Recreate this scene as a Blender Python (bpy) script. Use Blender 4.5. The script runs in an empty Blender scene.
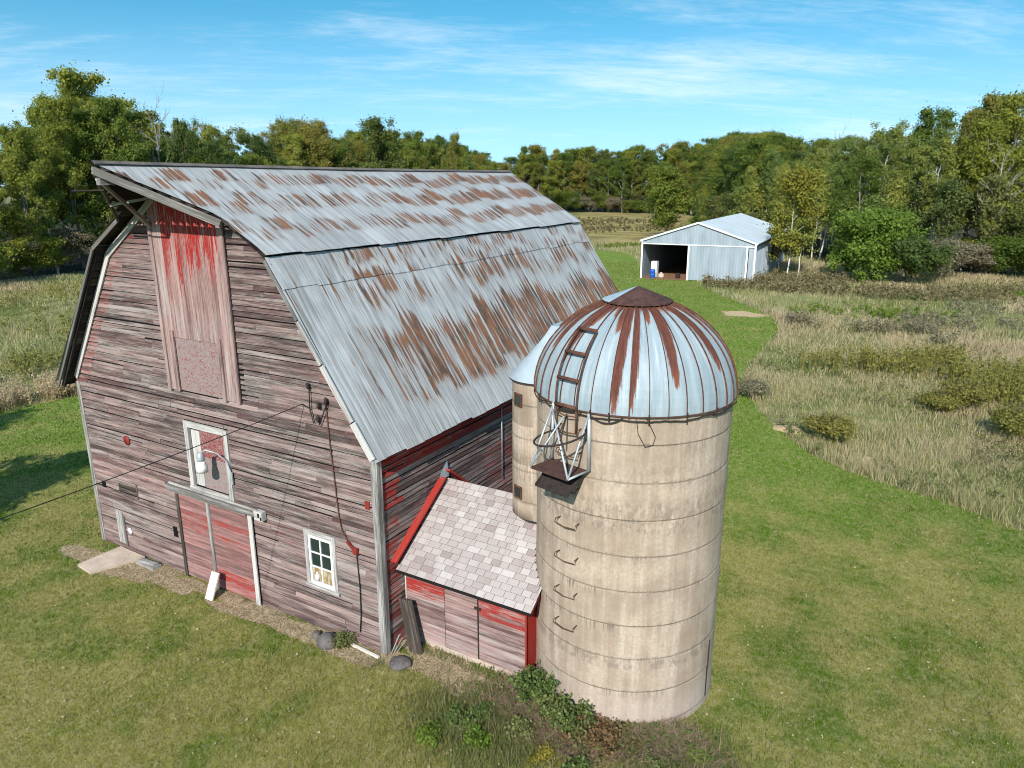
import bpy, math, random
import numpy as np
from mathutils import Vector, Matrix
R = math.radians
rng = np.random.default_rng(7)
rnd = random.Random(11)
sc = bpy.context.scene
COL = sc.collection

# ------------------------------------------------------------------ helpers
def tag(o, label=None, cat=None, group=None, kind=None):
    if label: o['label'] = label
    if cat: o['category'] = cat
    if group: o['group'] = group
    if kind: o['kind'] = kind
    return o
def empty(name, loc=(0,0,0), rz=0, label=None, cat=None, group=None):
    o = bpy.data.objects.new(name, None); COL.objects.link(o)
    o.empty_display_size = .3; o.location = loc; o.rotation_euler = (0,0,rz)
    return tag(o, label, cat, group)
def V3(*a): return np.array(a, float)
def nrm(v): v = np.asarray(v, float); return v/np.linalg.norm(v)

class MB:
    """collects quads/polys with uv (metres), face attribute 'bd', material slot"""
    def __init__(s): s.v=[]; s.f=[]; s.uv=[]; s.at=[]; s.mi=[]; s.sm=[]
    def poly(s, pts, uv=None, at=(.5,0,0,1), mi=0, smooth=False):
        i=len(s.v); s.v += [tuple(map(float,p)) for p in pts]; s.f.append(tuple(range(i,i+len(pts))))
        s.uv += list(uv) if uv is not None else [(0,0)]*len(pts)
        s.at.append(at); s.mi.append(mi); s.sm.append(smooth)
    def box(s, o, U, V, N, at=None, mi=0, ofs=None, grain=None, g0=0.):
        """o corner, U,V,N full edge vectors; wood grain runs along the longest edge"""
        o,U,V,N=[np.asarray(a,float) for a in (o,U,V,N)]
        if np.dot(np.cross(U,V),N)<0: U,V=V,U
        if at is None: at=(rnd.random(),0,rnd.random(),1)
        L=[np.linalg.norm(a) for a in (U,V,N)]; k=int(np.argmax(L)); ofs=rnd.random()*40 if ofs is None else ofs
        if grain is not None: k=grain
        c=lambda a,b,d:o+U*a+V*b+N*d
        F=[((0,0,0),(0,1,0),(1,1,0),(1,0,0)),((0,0,1),(1,0,1),(1,1,1),(0,1,1)),
           ((0,0,0),(1,0,0),(1,0,1),(0,0,1)),((0,1,0),(0,1,1),(1,1,1),(1,1,0)),
           ((0,0,0),(0,0,1),(0,1,1),(0,1,0)),((1,0,0),(1,1,0),(1,1,1),(1,0,1))]
        for f in F:
            ax=[i for i in range(3) if len({q[i] for q in f})>1]
            a,b=(ax[0],ax[1]) if L[ax[0]]>=L[ax[1]] else (ax[1],ax[0])
            if k in ax: a=k; b=[i for i in ax if i!=k][0]
            s.poly([c(*q) for q in f],[(q[a]*L[a]+ofs+(g0 if a==k else 0),q[b]*L[b]+ofs) for q in f],at,mi)
    def wedge(s, o, U, V, N, t0, t1, at, mi=0, uv0=None):
        """clapboard: o at inner bottom, U along, V up, N outward unit; t0 bottom thickness, t1 top"""
        o,U,V,N=[np.asarray(a,float) for a in (o,U,V,N)]
        lu=np.linalg.norm(U); lv=np.linalg.norm(V); a,b=uv0 if uv0 else (rnd.random()*60,rnd.random()*60)
        p=[o,o+U,o+U+V,o+V]; q=[o+N*t0,o+U+N*t0,o+U+V+N*t1,o+V+N*t1]
        s.poly(q,[(a,b),(a+lu,b),(a+lu,b+lv),(a,b+lv)],at,mi)
        s.poly([p[1],p[0],q[0],q[1]][::-1],[(a,b),(a+lu,b),(a+lu,b+t0),(a,b+t0)],at,mi)
        s.poly([q[3],q[2],p[2],p[3]],[(a,b),(a+lu,b),(a+lu,b+t1),(a,b+t1)],at,mi)
        s.poly([p[0],q[0],q[3],p[3]],[(a,b),(a+t0,b),(a+t1,b+lv),(a,b+lv)],at,mi)
        s.poly([q[1],p[1],p[2],q[2]],[(a,b),(a+t0,b),(a+t1,b+lv),(a,b+lv)],at,mi)
    def bar(s, a, b, w, h, at=None, mi=0, up=(0,0,1)):
        a,b=V3(*a),V3(*b); d=nrm(b-a); u=np.asarray(up,float)
        if abs(d@u)>.98: u=V3(0,1,0)
        x=nrm(np.cross(d,u)); z=np.cross(x,d)
        s.box(a-x*w/2-z*h/2, b-a, x*w, z*h, at, mi)
    def tube(s, pts, r, n=8, at=(.5,0,0,1), mi=0, cap=True):
        pts=[V3(*p) for p in pts]; m=len(pts); r=[r]*m if np.isscalar(r) else r
        rings=[]; px=None; acc=0; L=[0]
        for i in range(m):
            t=pts[min(i+1,m-1)]-pts[max(i-1,0)]; t=nrm(t)
            if px is None: px=nrm(np.cross(t, V3(0,0,1) if abs(t[2])<.9 else V3(1,0,0)))
            px=nrm(px-t*(px@t)); py=np.cross(t,px)
            rings.append([pts[i]+r[i]*(math.cos(2*math.pi*k/n)*px+math.sin(2*math.pi*k/n)*py) for k in range(n)])
            if i: acc+=np.linalg.norm(pts[i]-pts[i-1]); L.append(acc)
        for i in range(m-1):
            for k in range(n):
                j=(k+1)%n; w=2*math.pi*r[i]/n
                s.poly([rings[i][k],rings[i][j],rings[i+1][j],rings[i+1][k]],[(L[i],k*w),(L[i],(k+1)*w),(L[i+1],(k+1)*w),(L[i+1],k*w)],at,mi,True)
        if cap:
            s.poly(rings[0][::-1],None,at,mi); s.poly(rings[-1],None,at,mi)
    def lathe(s, prof, c, n=48, a0=0, a1=2*math.pi, at=(.5,0,0,1), mi=0, smooth=True):
        """prof [(r,z)] bottom to top"""
        c=V3(*c); acc=0
        for i in range(len(prof)-1):
            (r0,z0),(r1,z1)=prof[i],prof[i+1]; d=math.hypot(r1-r0,z1-z0)
            for k in range(n):
                A=a0+(a1-a0)*k/n; B=a0+(a1-a0)*(k+1)/n
                P=lambda r,z,a:c+V3(r*math.cos(a),r*math.sin(a),z)
                s.poly([P(r0,z0,A),P(r0,z0,B),P(r1,z1,B),P(r1,z1,A)],[(A*2,acc),(B*2,acc),(B*2,acc+d),(A*2,acc+d)],at,mi,smooth)
            acc+=d
    def build(s, name, mats, parent=None, label=None):
        me=bpy.data.meshes.new(name); me.from_pydata(s.v,[],s.f)
        uvl=me.uv_layers.new(name='UVMap'); uvl.data.foreach_set('uv',np.array(s.uv,'f').ravel())
        a=me.attributes.new('bd','FLOAT_COLOR','FACE'); a.data.foreach_set('color',np.array(s.at,'f').ravel())
        me.polygons.foreach_set('material_index',np.array(s.mi,'i'))
        me.polygons.foreach_set('use_smooth',np.array(s.sm,'?'))
        for m in (mats if isinstance(mats,(list,tuple)) else [mats]): me.materials.append(m)
        if any(s.sm):
            import bmesh
            bm=bmesh.new(); bm.from_mesh(me); bmesh.ops.remove_doubles(bm,verts=bm.verts,dist=1e-5); bm.to_mesh(me); bm.free()
        o=bpy.data.objects.new(name,me); COL.objects.link(o)
        if parent: o.parent=parent
        if label: o['label']=label
        return o

def tri_mesh(name, verts, faces, mat, parent=None, attr=None, smooth=False):
    """fast numpy mesh: verts (n,3), faces (m,k); attr per face colour"""
    me=bpy.data.meshes.new(name); n=len(verts); m,k=faces.shape
    me.vertices.add(n); me.vertices.foreach_set('co',verts.astype('f').ravel())
    me.loops.add(m*k); me.loops.foreach_set('vertex_index',faces.astype('i').ravel())
    me.polygons.add(m); me.polygons.foreach_set('loop_start',np.arange(0,m*k,k,dtype='i'))
    try: me.polygons.foreach_set('loop_total',np.full(m,k,'i'))
    except Exception: pass
    if smooth: me.polygons.foreach_set('use_smooth',np.ones(m,'?'))
    if attr is not None:
        a=me.attributes.new('bd','FLOAT_COLOR','FACE'); a.data.foreach_set('color',attr.astype('f').ravel())
    me.update(calc_edges=True)
    me.materials.append(mat)
    o=bpy.data.objects.new(name,me); COL.objects.link(o)
    if parent: o.parent=parent
    return o

# ------------------------------------------------------------------ node helpers
class N:
    def __init__(s,name):
        s.m=bpy.data.materials.new(name); s.m.use_nodes=True; s.t=s.m.node_tree; s.t.nodes.clear()
        s.out=s.t.nodes.new('ShaderNodeOutputMaterial')
    def n(s,ty,**k):
        x=s.t.nodes.new(ty)
        for a,b in k.items(): setattr(x,a,b)
        return x
    def put(s,sock,v):
        if v is None: return
        if isinstance(v,bpy.types.NodeSocket): s.t.links.new(v,sock)
        elif isinstance(v,(tuple,list)) and len(v)==3 and sock.type=='RGBA': sock.default_value=(*v,1)
        else: sock.default_value=v
    def math(s,op,a,b=None,c=None,clamp=False):
        x=s.n('ShaderNodeMath',operation=op,use_clamp=clamp); s.put(x.inputs[0],a); s.put(x.inputs[1],b)
        if c is not None: s.put(x.inputs[2],c)
        return x.outputs[0]
    def mix(s,f,a,b,blend='MIX'):
        x=s.n('ShaderNodeMix',data_type='RGBA',blend_type=blend); s.put(x.inputs[0],f); s.put(x.inputs[6],a); s.put(x.inputs[7],b); return x.outputs[2]
    def ramp(s,f,lo,hi):
        x=s.n('ShaderNodeMapRange',interpolation_type='SMOOTHSTEP'); s.put(x.inputs[0],f); s.put(x.inputs[1],lo); s.put(x.inputs[2],hi); return x.outputs[0]
    def uv(s): return s.n('ShaderNodeUVMap',uv_map='UVMap').outputs[0]
    def pos(s): return s.n('ShaderNodeNewGeometry').outputs['Position']
    def obj(s): return s.n('ShaderNodeTexCoord').outputs['Object']
    def map(s,v,scale=(1,1,1),loc=(0,0,0)):
        x=s.n('ShaderNodeMapping'); s.put(x.inputs[0],v); s.put(x.inputs[3],scale); s.put(x.inputs[1],loc); return x.outputs[0]
    def noise(s,v,scale=1,detail=4,rough=.6,dist=0):
        x=s.n('ShaderNodeTexNoise'); s.put(x.inputs['Vector'],v); s.put(x.inputs['Scale'],scale); s.put(x.inputs['Detail'],detail); s.put(x.inputs['Roughness'],rough); s.put(x.inputs['Distortion'],dist); return x.outputs[0]
    def voro(s,v,scale):
        x=s.n('ShaderNodeTexVoronoi'); s.put(x.inputs['Vector'],v); s.put(x.inputs['Scale'],scale); return x
    def attr(s,name='bd'):
        x=s.n('ShaderNodeAttribute',attribute_name=name); sp=s.n('ShaderNodeSeparateColor'); s.t.links.new(x.outputs[0],sp.inputs[0]); return sp.outputs
    def sep(s,v):
        x=s.n('ShaderNodeSeparateXYZ'); s.put(x.inputs[0],v); return x.outputs
    def comb(s,a,b,c=0.):
        x=s.n('ShaderNodeCombineXYZ'); s.put(x.inputs[0],a); s.put(x.inputs[1],b); s.put(x.inputs[2],c); return x.outputs[0]
    def bump(s,h,strength=.4,dist=.02):
        x=s.n('ShaderNodeBump'); s.put(x.inputs['Height'],h); x.inputs['Strength'].default_value=strength; x.inputs['Distance'].default_value=dist; return x.outputs[0]
    def bsdf(s,col,rough=.8,metal=0.,normal=None,spec=.3):
        x=s.n('ShaderNodeBsdfPrincipled'); s.put(x.inputs['Base Color'],col); s.put(x.inputs['Roughness'],rough); s.put(x.inputs['Metallic'],metal)
        s.put(x.inputs['Specular IOR Level'],spec)
        if normal is not None: s.put(x.inputs['Normal'],normal)
        s.t.links.new(x.outputs[0],s.out.inputs[0]); return x

def wood(name, dark=(.085,.068,.066), light=(.40,.345,.335), red=(.30,.022,.018), bias=0., pink=(.40,.21,.20), pinkamt=.35):
    """weathered board: grain along u, tone per board (bd.r), paint survival (bd.g), seed (bd.b)"""
    n=N(name); uv=n.uv(); r,g,b=n.attr()[:3]; sd=n.math('MULTIPLY',b,37.)
    p=n.sep(uv); 
    g1=n.noise(n.comb(n.math('MULTIPLY',p[0],1.3),n.math('MULTIPLY',p[1],30.),sd),1,6,.74)
    g2=n.noise(n.comb(n.math('MULTIPLY',p[0],.9),n.math('MULTIPLY',p[1],12.),sd),1,4,.6)
    g3=n.noise(n.comb(n.math('MULTIPLY',p[0],7.),n.math('MULTIPLY',p[1],150.),sd),1,3,.7)
    t=n.math('ADD',n.math('MULTIPLY',g1,1.25),n.math('MULTIPLY',g2,1.05))
    t=n.math('ADD',t,n.math('MULTIPLY',g3,.6))
    t=n.math('ADD',t,n.math('MULTIPLY',r,.62)); t=n.math('ADD',t,bias-1.27)
    t=n.ramp(t,.18,.98)
    c=n.mix(t,dark,light)
    # faded pink wash of old paint
    pk=n.ramp(n.math('ADD',n.noise(n.comb(n.math('MULTIPLY',p[0],.7),n.math('MULTIPLY',p[1],9.),n.math('ADD',sd,5.)),1,4,.6),n.math('MULTIPLY',g,.35)),.42,.75)
    c=n.mix(n.math('MULTIPLY',pk,pinkamt),c,n.mix(t,(.17,.075,.072),pink))
    # surviving red flakes
    fl=n.noise(n.comb(n.math('MULTIPLY',p[0],2.2),n.math('MULTIPLY',p[1],28.),n.math('ADD',sd,9.)),1,5,.72)
    fl=n.ramp(n.math('ADD',fl,n.math('MULTIPLY',n.math('SUBTRACT',g,1.),.62)),.36,.5)
    rc=n.mix(g1,red,tuple(min(1,x*1.3) for x in red))
    c=n.mix(fl,c,rc)
    c=n.mix(n.math('MULTIPLY',n.ramp(g3,.62,.8),.5),c,(.035,.028,.026))
    n.bsdf(c,.85,0,n.bump(n.math('ADD',g1,n.math('MULTIPLY',g3,.5)),.5,.01),.2); return n.m

M={}
M['siding']=wood('weathered_red_siding',(.038,.031,.028),(.335,.287,.262),(.25,.022,.016),pink=(.31,.12,.10),pinkamt=.30)
M['hayboard']=wood('weathered_hay_door_wood',(.06,.046,.042),(.38,.325,.30),(.25,.016,.012),bias=.02,pink=(.34,.12,.10),pinkamt=.46)
M['trimwood']=wood('grey_trim_wood',(.12,.11,.10),(.52,.495,.47),bias=.04,pinkamt=.0)
M['doorwood']=wood('faded_red_door_wood',(.10,.07,.065),(.40,.325,.305),(.27,.03,.022),bias=.0,pink=(.38,.12,.10),pinkamt=.62)
M['shedwood']=wood('weathered_shed_wood',(.075,.052,.048),(.42,.355,.33),(.26,.024,.018),bias=.0,pink=(.36,.13,.11),pinkamt=.42)
M['redwood']=wood('red_painted_wood',(.12,.02,.015),(.27,.035,.025),(.28,.022,.015),bias=.1,pink=(.29,.05,.035),pinkamt=.8)
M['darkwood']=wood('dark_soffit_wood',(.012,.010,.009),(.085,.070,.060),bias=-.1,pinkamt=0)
M['plank']=wood('old_brown_plank',(.045,.036,.03),(.25,.20,.165),bias=.05,pinkamt=0)
M['tan']=wood('pale_new_board',(.45,.38,.30),(.66,.60,.52),bias=.2,pinkamt=0)

def simple(name,col,rough=.7,metal=0,spec=.3,var=.25,scale=6):
    n=N(name); nz=n.noise(n.obj(),scale,5,.65); nz2=n.noise(n.obj(),scale*7,3,.6)
    f=n.math('ADD',n.math('MULTIPLY',nz,.7),n.math('MULTIPLY',nz2,.3))
    c=n.mix(n.ramp(f,.3,.7),tuple(x*(1-var) for x in col),tuple(min(1,x*(1+var)) for x in col))
    n.bsdf(c,rough,metal,n.bump(nz2,.25,.01),spec); return n.m
M['black']=simple('dark_opening',(.008,.008,.008),.9,0,.1)
M['white']=simple('white_paint',(.72,.71,.68),.6,0,.3,.15,9)
M['steel']=simple('galvanised_tube',(.42,.45,.47),.5,.4,.4,.2)
M['rust']=simple('rusty_iron',(.10,.045,.028),.85,0,.2,.45,9)
M['darkiron']=simple('dark_iron',(.035,.026,.022),.7,.2,.3,.4,12)
M['wire']=simple('black_cable',(.012,.012,.013),.6)
M['stone']=simple('field_stone',(.115,.10,.095),.9,0,.2,.4,5)
M['slab']=simple('weathered_concrete_slab',(.47,.375,.30),.9,0,.2,.2,3)
M['sand']=simple('pale_sand',(.46,.335,.205),.95,0,.1,.2,5)
M['blue']=simple('blue_plastic',(.02,.10,.42),.45)
M['pane']=None
n=N('dark_window_glass'); n.bsdf(n.mix(n.noise(n.obj(),5,3),(.012,.02,.018),(.03,.045,.04)),.12,0,None,.5); M['pane']=n.m
n=N('amber_board_behind_glass'); n.bsdf(n.mix(n.ramp(n.noise(n.map(n.obj(),(9,1,3)),1,3),.45,.6),(.26,.17,.07),(.42,.37,.28)),.3,0,None,.5); M['amber']=n.m

# flaking osb panel
n=N('flaking_red_osb'); r,g,b=n.attr()[:3]; o=n.obj()
v=n.noise(n.map(o,(9,9,14)),1.6,5,.75,1.2); base=n.mix(n.noise(n.map(o,(14,14,20)),2,5,.7,1),(.13,.092,.088),(.36,.29,.275))
c=n.mix(n.ramp(n.math('ADD',v,n.math('MULTIPLY',g,.3)),.62,.70),base,(.21,.05,.045)); c=n.mix(n.ramp(n.noise(o,26,4,.7),.64,.7),c,(.62,.56,.54))
n.bsdf(c,.85,0,n.bump(v,.3,.01),.2); M['osb']=n.m

# galvanised barn roof. uv: u along ridge (m), v down the slope (m); bd.r per sheet random, bd.g slope id
def roofmat(name):
    n=N(name); p=n.sep(n.uv()); r,g,b=n.attr()[:3]; u,v=p[0],p[1]
    sd=n.math('MULTIPLY',r,31.)
    strip=n.noise(n.comb(n.math('MULTIPLY',u,10.),n.math('MULTIPLY',v,.45),n.math('MULTIPLY',g,20.)),1,3,.6)
    fine=n.noise(n.comb(n.math('MULTIPLY',u,26.),n.math('MULTIPLY',v,1.6),1.),1,4,.65)
    spot=n.noise(n.comb(n.math('MULTIPLY',u,3.),n.math('MULTIPLY',v,1.6),n.math('ADD',sd,3.)),1,3,.55)
    big=n.noise(n.comb(n.math('MULTIPLY',u,.35),n.math('MULTIPLY',v,.5),n.math('MULTIPLY',g,9.)),1,2,.5)
    # sheets hold rust in the middle of each course, clean at the laps
    low=n.math('GREATER_THAN',g,.5)
    # lower slope bands
    def band(a,b,c_,d): return n.math('MULTIPLY',n.ramp(v,a,b),n.math('SUBTRACT',1.,n.ramp(v,c_,d)))
    vv=n.math('ADD',n.math('ADD',v,n.math('MULTIPLY',n.math('SUBTRACT',strip,.5),n.math('ADD',.6,n.math('MULTIPLY',n.math('GREATER_THAN',g,.5),1.0)))),n.math('MULTIPLY',n.math('SUBTRACT',r,.5),n.math('ADD',.40,n.math('MULTIPLY',n.math('GREATER_THAN',g,.5),.2))))
    def band2(a,b,c_,d): return n.math('MULTIPLY',n.ramp(vv,a,b),n.math('SUBTRACT',1.,n.ramp(vv,c_,d)))
    bl=n.math('MAXIMUM',n.math('MULTIPLY',band2(.72,.95,1.25,1.8),.75),band2(1.75,2.2,3.5,4.15)); bl=n.math('MAXIMUM',bl,n.math('MULTIPLY',band2(.15,.25,.55,.72),.7))
    edge=n.ramp(u,.5,2.2); edge=n.math('ADD',.25,n.math('MULTIPLY',edge,.75))
    bl=n.math('MULTIPLY',bl,edge)
    bu=n.math('MAXIMUM',band2(.25,.45,.75,1.0),n.math('MULTIPLY',band2(1.15,1.35,1.7,2.0),.95)); bu=n.math('MAXIMUM',bu,n.math('MULTIPLY',band2(2.15,2.4,2.7,3.0),.9))
    bu=n.math('MULTIPLY',bu,n.math('ADD',.78,n.math('MULTIPLY',n.ramp(u,3.,8.),.22)))
    bandv=n.math('ADD',n.math('MULTIPLY',bl,low),n.math('MULTIPLY',n.math('MULTIPLY',bu,1.02),n.math('SUBTRACT',1.,low)))
    m=n.math('ADD',n.math('MULTIPLY',strip,2.3),n.math('MULTIPLY',fine,.95)); m=n.math('ADD',m,n.math('MULTIPLY',spot,.45))
    m=n.math('ADD',m,n.math('MULTIPLY',big,.35)); m=n.math('ADD',m,n.math('MULTIPLY',r,.18))
    m=n.math('ADD',m,n.math('MULTIPLY',bandv,.62)); 
    rust=n.ramp(m,2.53,2.71); halo=n.ramp(m,2.20,2.62)
    zn=n.noise(n.comb(n.math('MULTIPLY',u,9.),n.math('MULTIPLY',v,.5),4.),1,4,.6)
    zn2=n.noise(n.comb(n.math('MULTIPLY',u,1.6),n.math('MULTIPLY',v,1.1),sd),1,4,.6)
    base=n.mix(n.ramp(n.math('ADD',n.math('MULTIPLY',zn,.6),n.math('MULTIPLY',zn2,.4)),.32,.66),(.30,.295,.288),(.53,.525,.515))
    base=n.mix(n.math('MULTIPLY',halo,.62),base,n.mix(fine,(.20,.17,.15),(.40,.34,.29)))
    gs=n.noise(n.comb(n.math('MULTIPLY',u,17.),n.math('MULTIPLY',v,.5),n.math('ADD',n.math('MULTIPLY',g,7.),2.)),1,4,.62)
    base=n.mix(n.math('MULTIPLY',n.ramp(n.math('ADD',gs,n.math('MULTIPLY',big,.25)),.60,.80),.55),base,(.15,.145,.14))
    rc=n.mix(n.ramp(spot,.35,.62),(.046,.023,.015),(.215,.078,.028)); rc=n.mix(n.ramp(fine,.5,.72),rc,(.19,.115,.070))
    c=n.mix(n.math('MULTIPLY',rust,.92),base,rc)
    # seams between sheets: thin dirt line
    sm=n.math('PINGPONG',u,.305); c=n.mix(n.math('MULTIPLY',n.math('LESS_THAN',sm,.008),.45),c,(.12,.10,.09))
    rough=n.math('ADD',.42,n.math('MULTIPLY',rust,.45)); met=n.math('MULTIPLY',n.math('SUBTRACT',1.,halo),.08)
    n.bsdf(c,rough,met,n.bump(zn2,.15,.03),.35); return n.m
M['roof']=roofmat('galvanised_rusty_roof')

# silo concrete uv: u = 2*angle, v height
n=N('silo_concrete'); p=n.sep(n.obj()); o=n.obj(); 
uvp=n.sep(n.uv()); u,v=uvp[0],p[2]
cl=n.noise(o,1.3,5,.6); st=n.noise(n.comb(n.math('MULTIPLY',u,5.5),n.math('MULTIPLY',v,.28),0.),1,5,.62); fi=n.noise(o,18,4,.7)
st2=n.noise(n.comb(n.math('MULTIPLY',u,22.),n.math('MULTIPLY',v,1.5),0.),1,4,.62)
c=n.mix(n.ramp(n.math('ADD',n.math('MULTIPLY',cl,.5),n.math('MULTIPLY',st,.5)),.36,.64),(.305,.232,.172),(.475,.383,.297))
c=n.mix(n.math('MULTIPLY',n.ramp(st,.53,.70),.28),c,(.52,.46,.40))
c=n.mix(n.math('MULTIPLY',n.ramp(fi,.35,.7),.42),c,(.24,.185,.14))
# joints every 0.69 m
jv=n.math('ADD',v,n.math('MULTIPLY',n.math('SUBTRACT',n.noise(n.comb(n.math('MULTIPLY',u,2.),0.,3.),1,3),.5),.03))
jp=n.math('PINGPONG',n.math('SUBTRACT',jv,.80-.69*4),.345)
jm=n.math('SUBTRACT',1.,n.ramp(jp,.002,n.math('ADD',.026,n.math('MULTIPLY',n.ramp(st2,.5,.65),.05)))); brk=n.ramp(n.noise(n.comb(n.math('MULTIPLY',u,1.6),n.math('MULTIPLY',v,1.3),7.),1,3),.36,.6)
c=n.mix(n.math('MULTIPLY',jm,n.math('ADD',.22,n.math('MULTIPLY',brk,.45))),c,(.16,.125,.10))
# grime hanging below some joints
fr=n.math('FRACT',n.math('DIVIDE',n.math('SUBTRACT',n.math('ADD',.80+.69*12,0.),v),.69))
drip=n.math('MULTIPLY',n.math('SUBTRACT',1.,n.ramp(fr,.0,.42)),n.ramp(st2,.46,.62))
zb=lambda z0,w_:n.math('SUBTRACT',1.,n.ramp(n.math('ABSOLUTE',n.math('SUBTRACT',v,z0)),w_*.5,w_))
zone=n.ramp(n.noise(n.comb(n.math('MULTIPLY',u,.9),n.math('MULTIPLY',n.math('FLOOR',n.math('DIVIDE',n.math('SUBTRACT',v,.80),.69)),3.3),2.),1,2),.5,.66)
c=n.mix(n.math('MULTIPLY',n.math('MULTIPLY',drip,zone),.9),c,(.13,.11,.09))
blot=n.ramp(n.noise(n.comb(n.math('MULTIPLY',u,9.),n.math('MULTIPLY',v,4.),5.),1,5,.75),.47,.58)
bz=n.math('MAXIMUM',zb(4.30,.42),n.math('MAXIMUM',zb(1.40,.16),n.math('MULTIPLY',zb(5.05,.25),.5)))
c=n.mix(n.math('MULTIPLY',n.math('MULTIPLY',blot,bz),.5),c,(.15,.12,.10))
smear=n.ramp(n.noise(n.comb(n.math('MULTIPLY',u,1.1),n.math('MULTIPLY',v,.9),11.),1,4,.65),.48,.68); c=n.mix(n.math('MULTIPLY',smear,.38),c,(.27,.205,.155))
top=n.math('MULTIPLY',n.ramp(v,5.3,6.1),n.ramp(st2,.42,.62)); c=n.mix(n.math('MULTIPLY',top,.38),c,(.25,.19,.15))
bot=n.math('SUBTRACT',1.,n.ramp(n.math('ADD',v,n.math('MULTIPLY',cl,.5)),.3,1.2)); c=n.mix(n.math('MULTIPLY',bot,.4),c,(.44,.37,.335))
n.bsdf(c,.9,0,n.bump(n.math('ADD',n.math('MULTIPLY',fi,.3),n.math('MULTIPLY',jm,-1.)),.5,.02),.2); M['concrete']=n.m

# dome: uv u=gore coordinate, v=0 rim ..1 top ; bd.r rust reach (0..1) from the top, bd.b seed
n=N('dome_steel'); p=n.sep(n.uv()); r,g,b=n.attr()[:3]; u,v=p[0],p[1]
fu=n.math('FRACT',u); w1=n.noise(n.comb(n.math('MULTIPLY',u,7.),n.math('MULTIPLY',v,3.),n.math('MULTIPLY',b,20.)),1,4,.65)
w2=n.noise(n.comb(n.math('MULTIPLY',u,16.),n.math('MULTIPLY',v,7.),b),1,4,.7)
dd=n.math('SUBTRACT',r,n.math('SUBTRACT',1.,v))
rel=n.math('MAXIMUM',n.math('DIVIDE',n.math('ADD',dd,n.math('MULTIPLY',n.math('SUBTRACT',w1,.5),.25)),n.math('MAXIMUM',r,.05)),0.)
lat=n.math('MULTIPLY',n.math('POWER',n.math('MINIMUM',rel,1.),.5),.62)
m=n.ramp(n.math('SUBTRACT',n.math('ADD',lat,n.math('MULTIPLY',n.math('SUBTRACT',w2,.5),.62)),n.math('ABSOLUTE',n.math('SUBTRACT',fu,g))),-.03,.10)
m=n.math('MULTIPLY',m,n.ramp(rel,.0,.05)); m=n.math('MAXIMUM',m,n.ramp(n.math('ADD',v,n.math('MULTIPLY',w2,.35)),1.05,1.16))
m=n.math('MULTIPLY',m,n.math('GREATER_THAN',r,.02))
m=n.math('MAXIMUM',m,n.math('MULTIPLY',n.ramp(w2,.685,.72),n.ramp(v,.2,.6)))
base=n.mix(n.ramp(n.noise(n.comb(n.math('MULTIPLY',u,2.5),n.math('MULTIPLY',v,2.),b),1,4,.6),.3,.7),(.225,.285,.32),(.325,.385,.415))
base=n.mix(n.math('MULTIPLY',n.ramp(w1,.5,.75),.3),base,(.62,.62,.58))
rc=n.mix(n.ramp(w2,.3,.7),(.060,.022,.017),(.15,.052,.034)); rc=n.mix(n.math('SUBTRACT',1.,n.ramp(dd,.0,.22)),rc,(.19,.065,.035))
n.bsdf(n.mix(m,base,rc),n.math('ADD',.58,n.math('MULTIPLY',m,.3)),n.math('MULTIPLY',n.math('SUBTRACT',1.,m),.08),None,.25); M['dome']=n.m
n=N('pale_blue_sheet'); o=n.obj(); n.bsdf(n.mix(n.ramp(n.noise(o,2.5,5,.6),.3,.7),(.32,.39,.44),(.43,.50,.54)),.45,.2,None,.35); M['bluesheet']=n.m
n=N('cap_rust'); o=n.obj(); n.bsdf(n.mix(n.ramp(n.noise(o,9,5,.7),.3,.7),(.045,.022,.020),(.10,.048,.038)),.8,0,None,.25); M['cap']=n.m

# shingles
n=N('asphalt_shingle'); r,g,b=n.attr()[:3]; o=n.obj(); k=n.noise(o,70,3,.7)
c=n.mix(r,(.27,.215,.20),(.50,.455,.435)); c=n.mix(n.math('MULTIPLY',k,.3),c,(.24,.205,.19)); c=n.mix(n.math('MULTIPLY',n.ramp(n.noise(n.map(o,(3,.7,.7)),1.6,5,.65),.48,.72),.45),c,(.27,.20,.185))
n.bsdf(c,.92,0,n.bump(k,.3,.004),.2); M['shingle']=n.m

# machine shed sheet
n=N('pale_blue_ribbed_steel'); o=n.obj(); n.bsdf(n.mix(n.ramp(n.noise(n.map(o,(1.5,1.5,.3)),1,4,.6),.3,.7),(.25,.295,.33),(.33,.38,.42)),.5,.1,None,.3); M['shedsteel']=n.m
n=N('pale_ribbed_shed_roof'); o=n.obj(); n.bsdf(n.mix(n.ramp(n.noise(n.map(o,(.4,2,1)),1,4,.6),.3,.7),(.36,.41,.44),(.46,.515,.545)),.5,.15,None,.3); M['shedroof']=n.m

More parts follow.
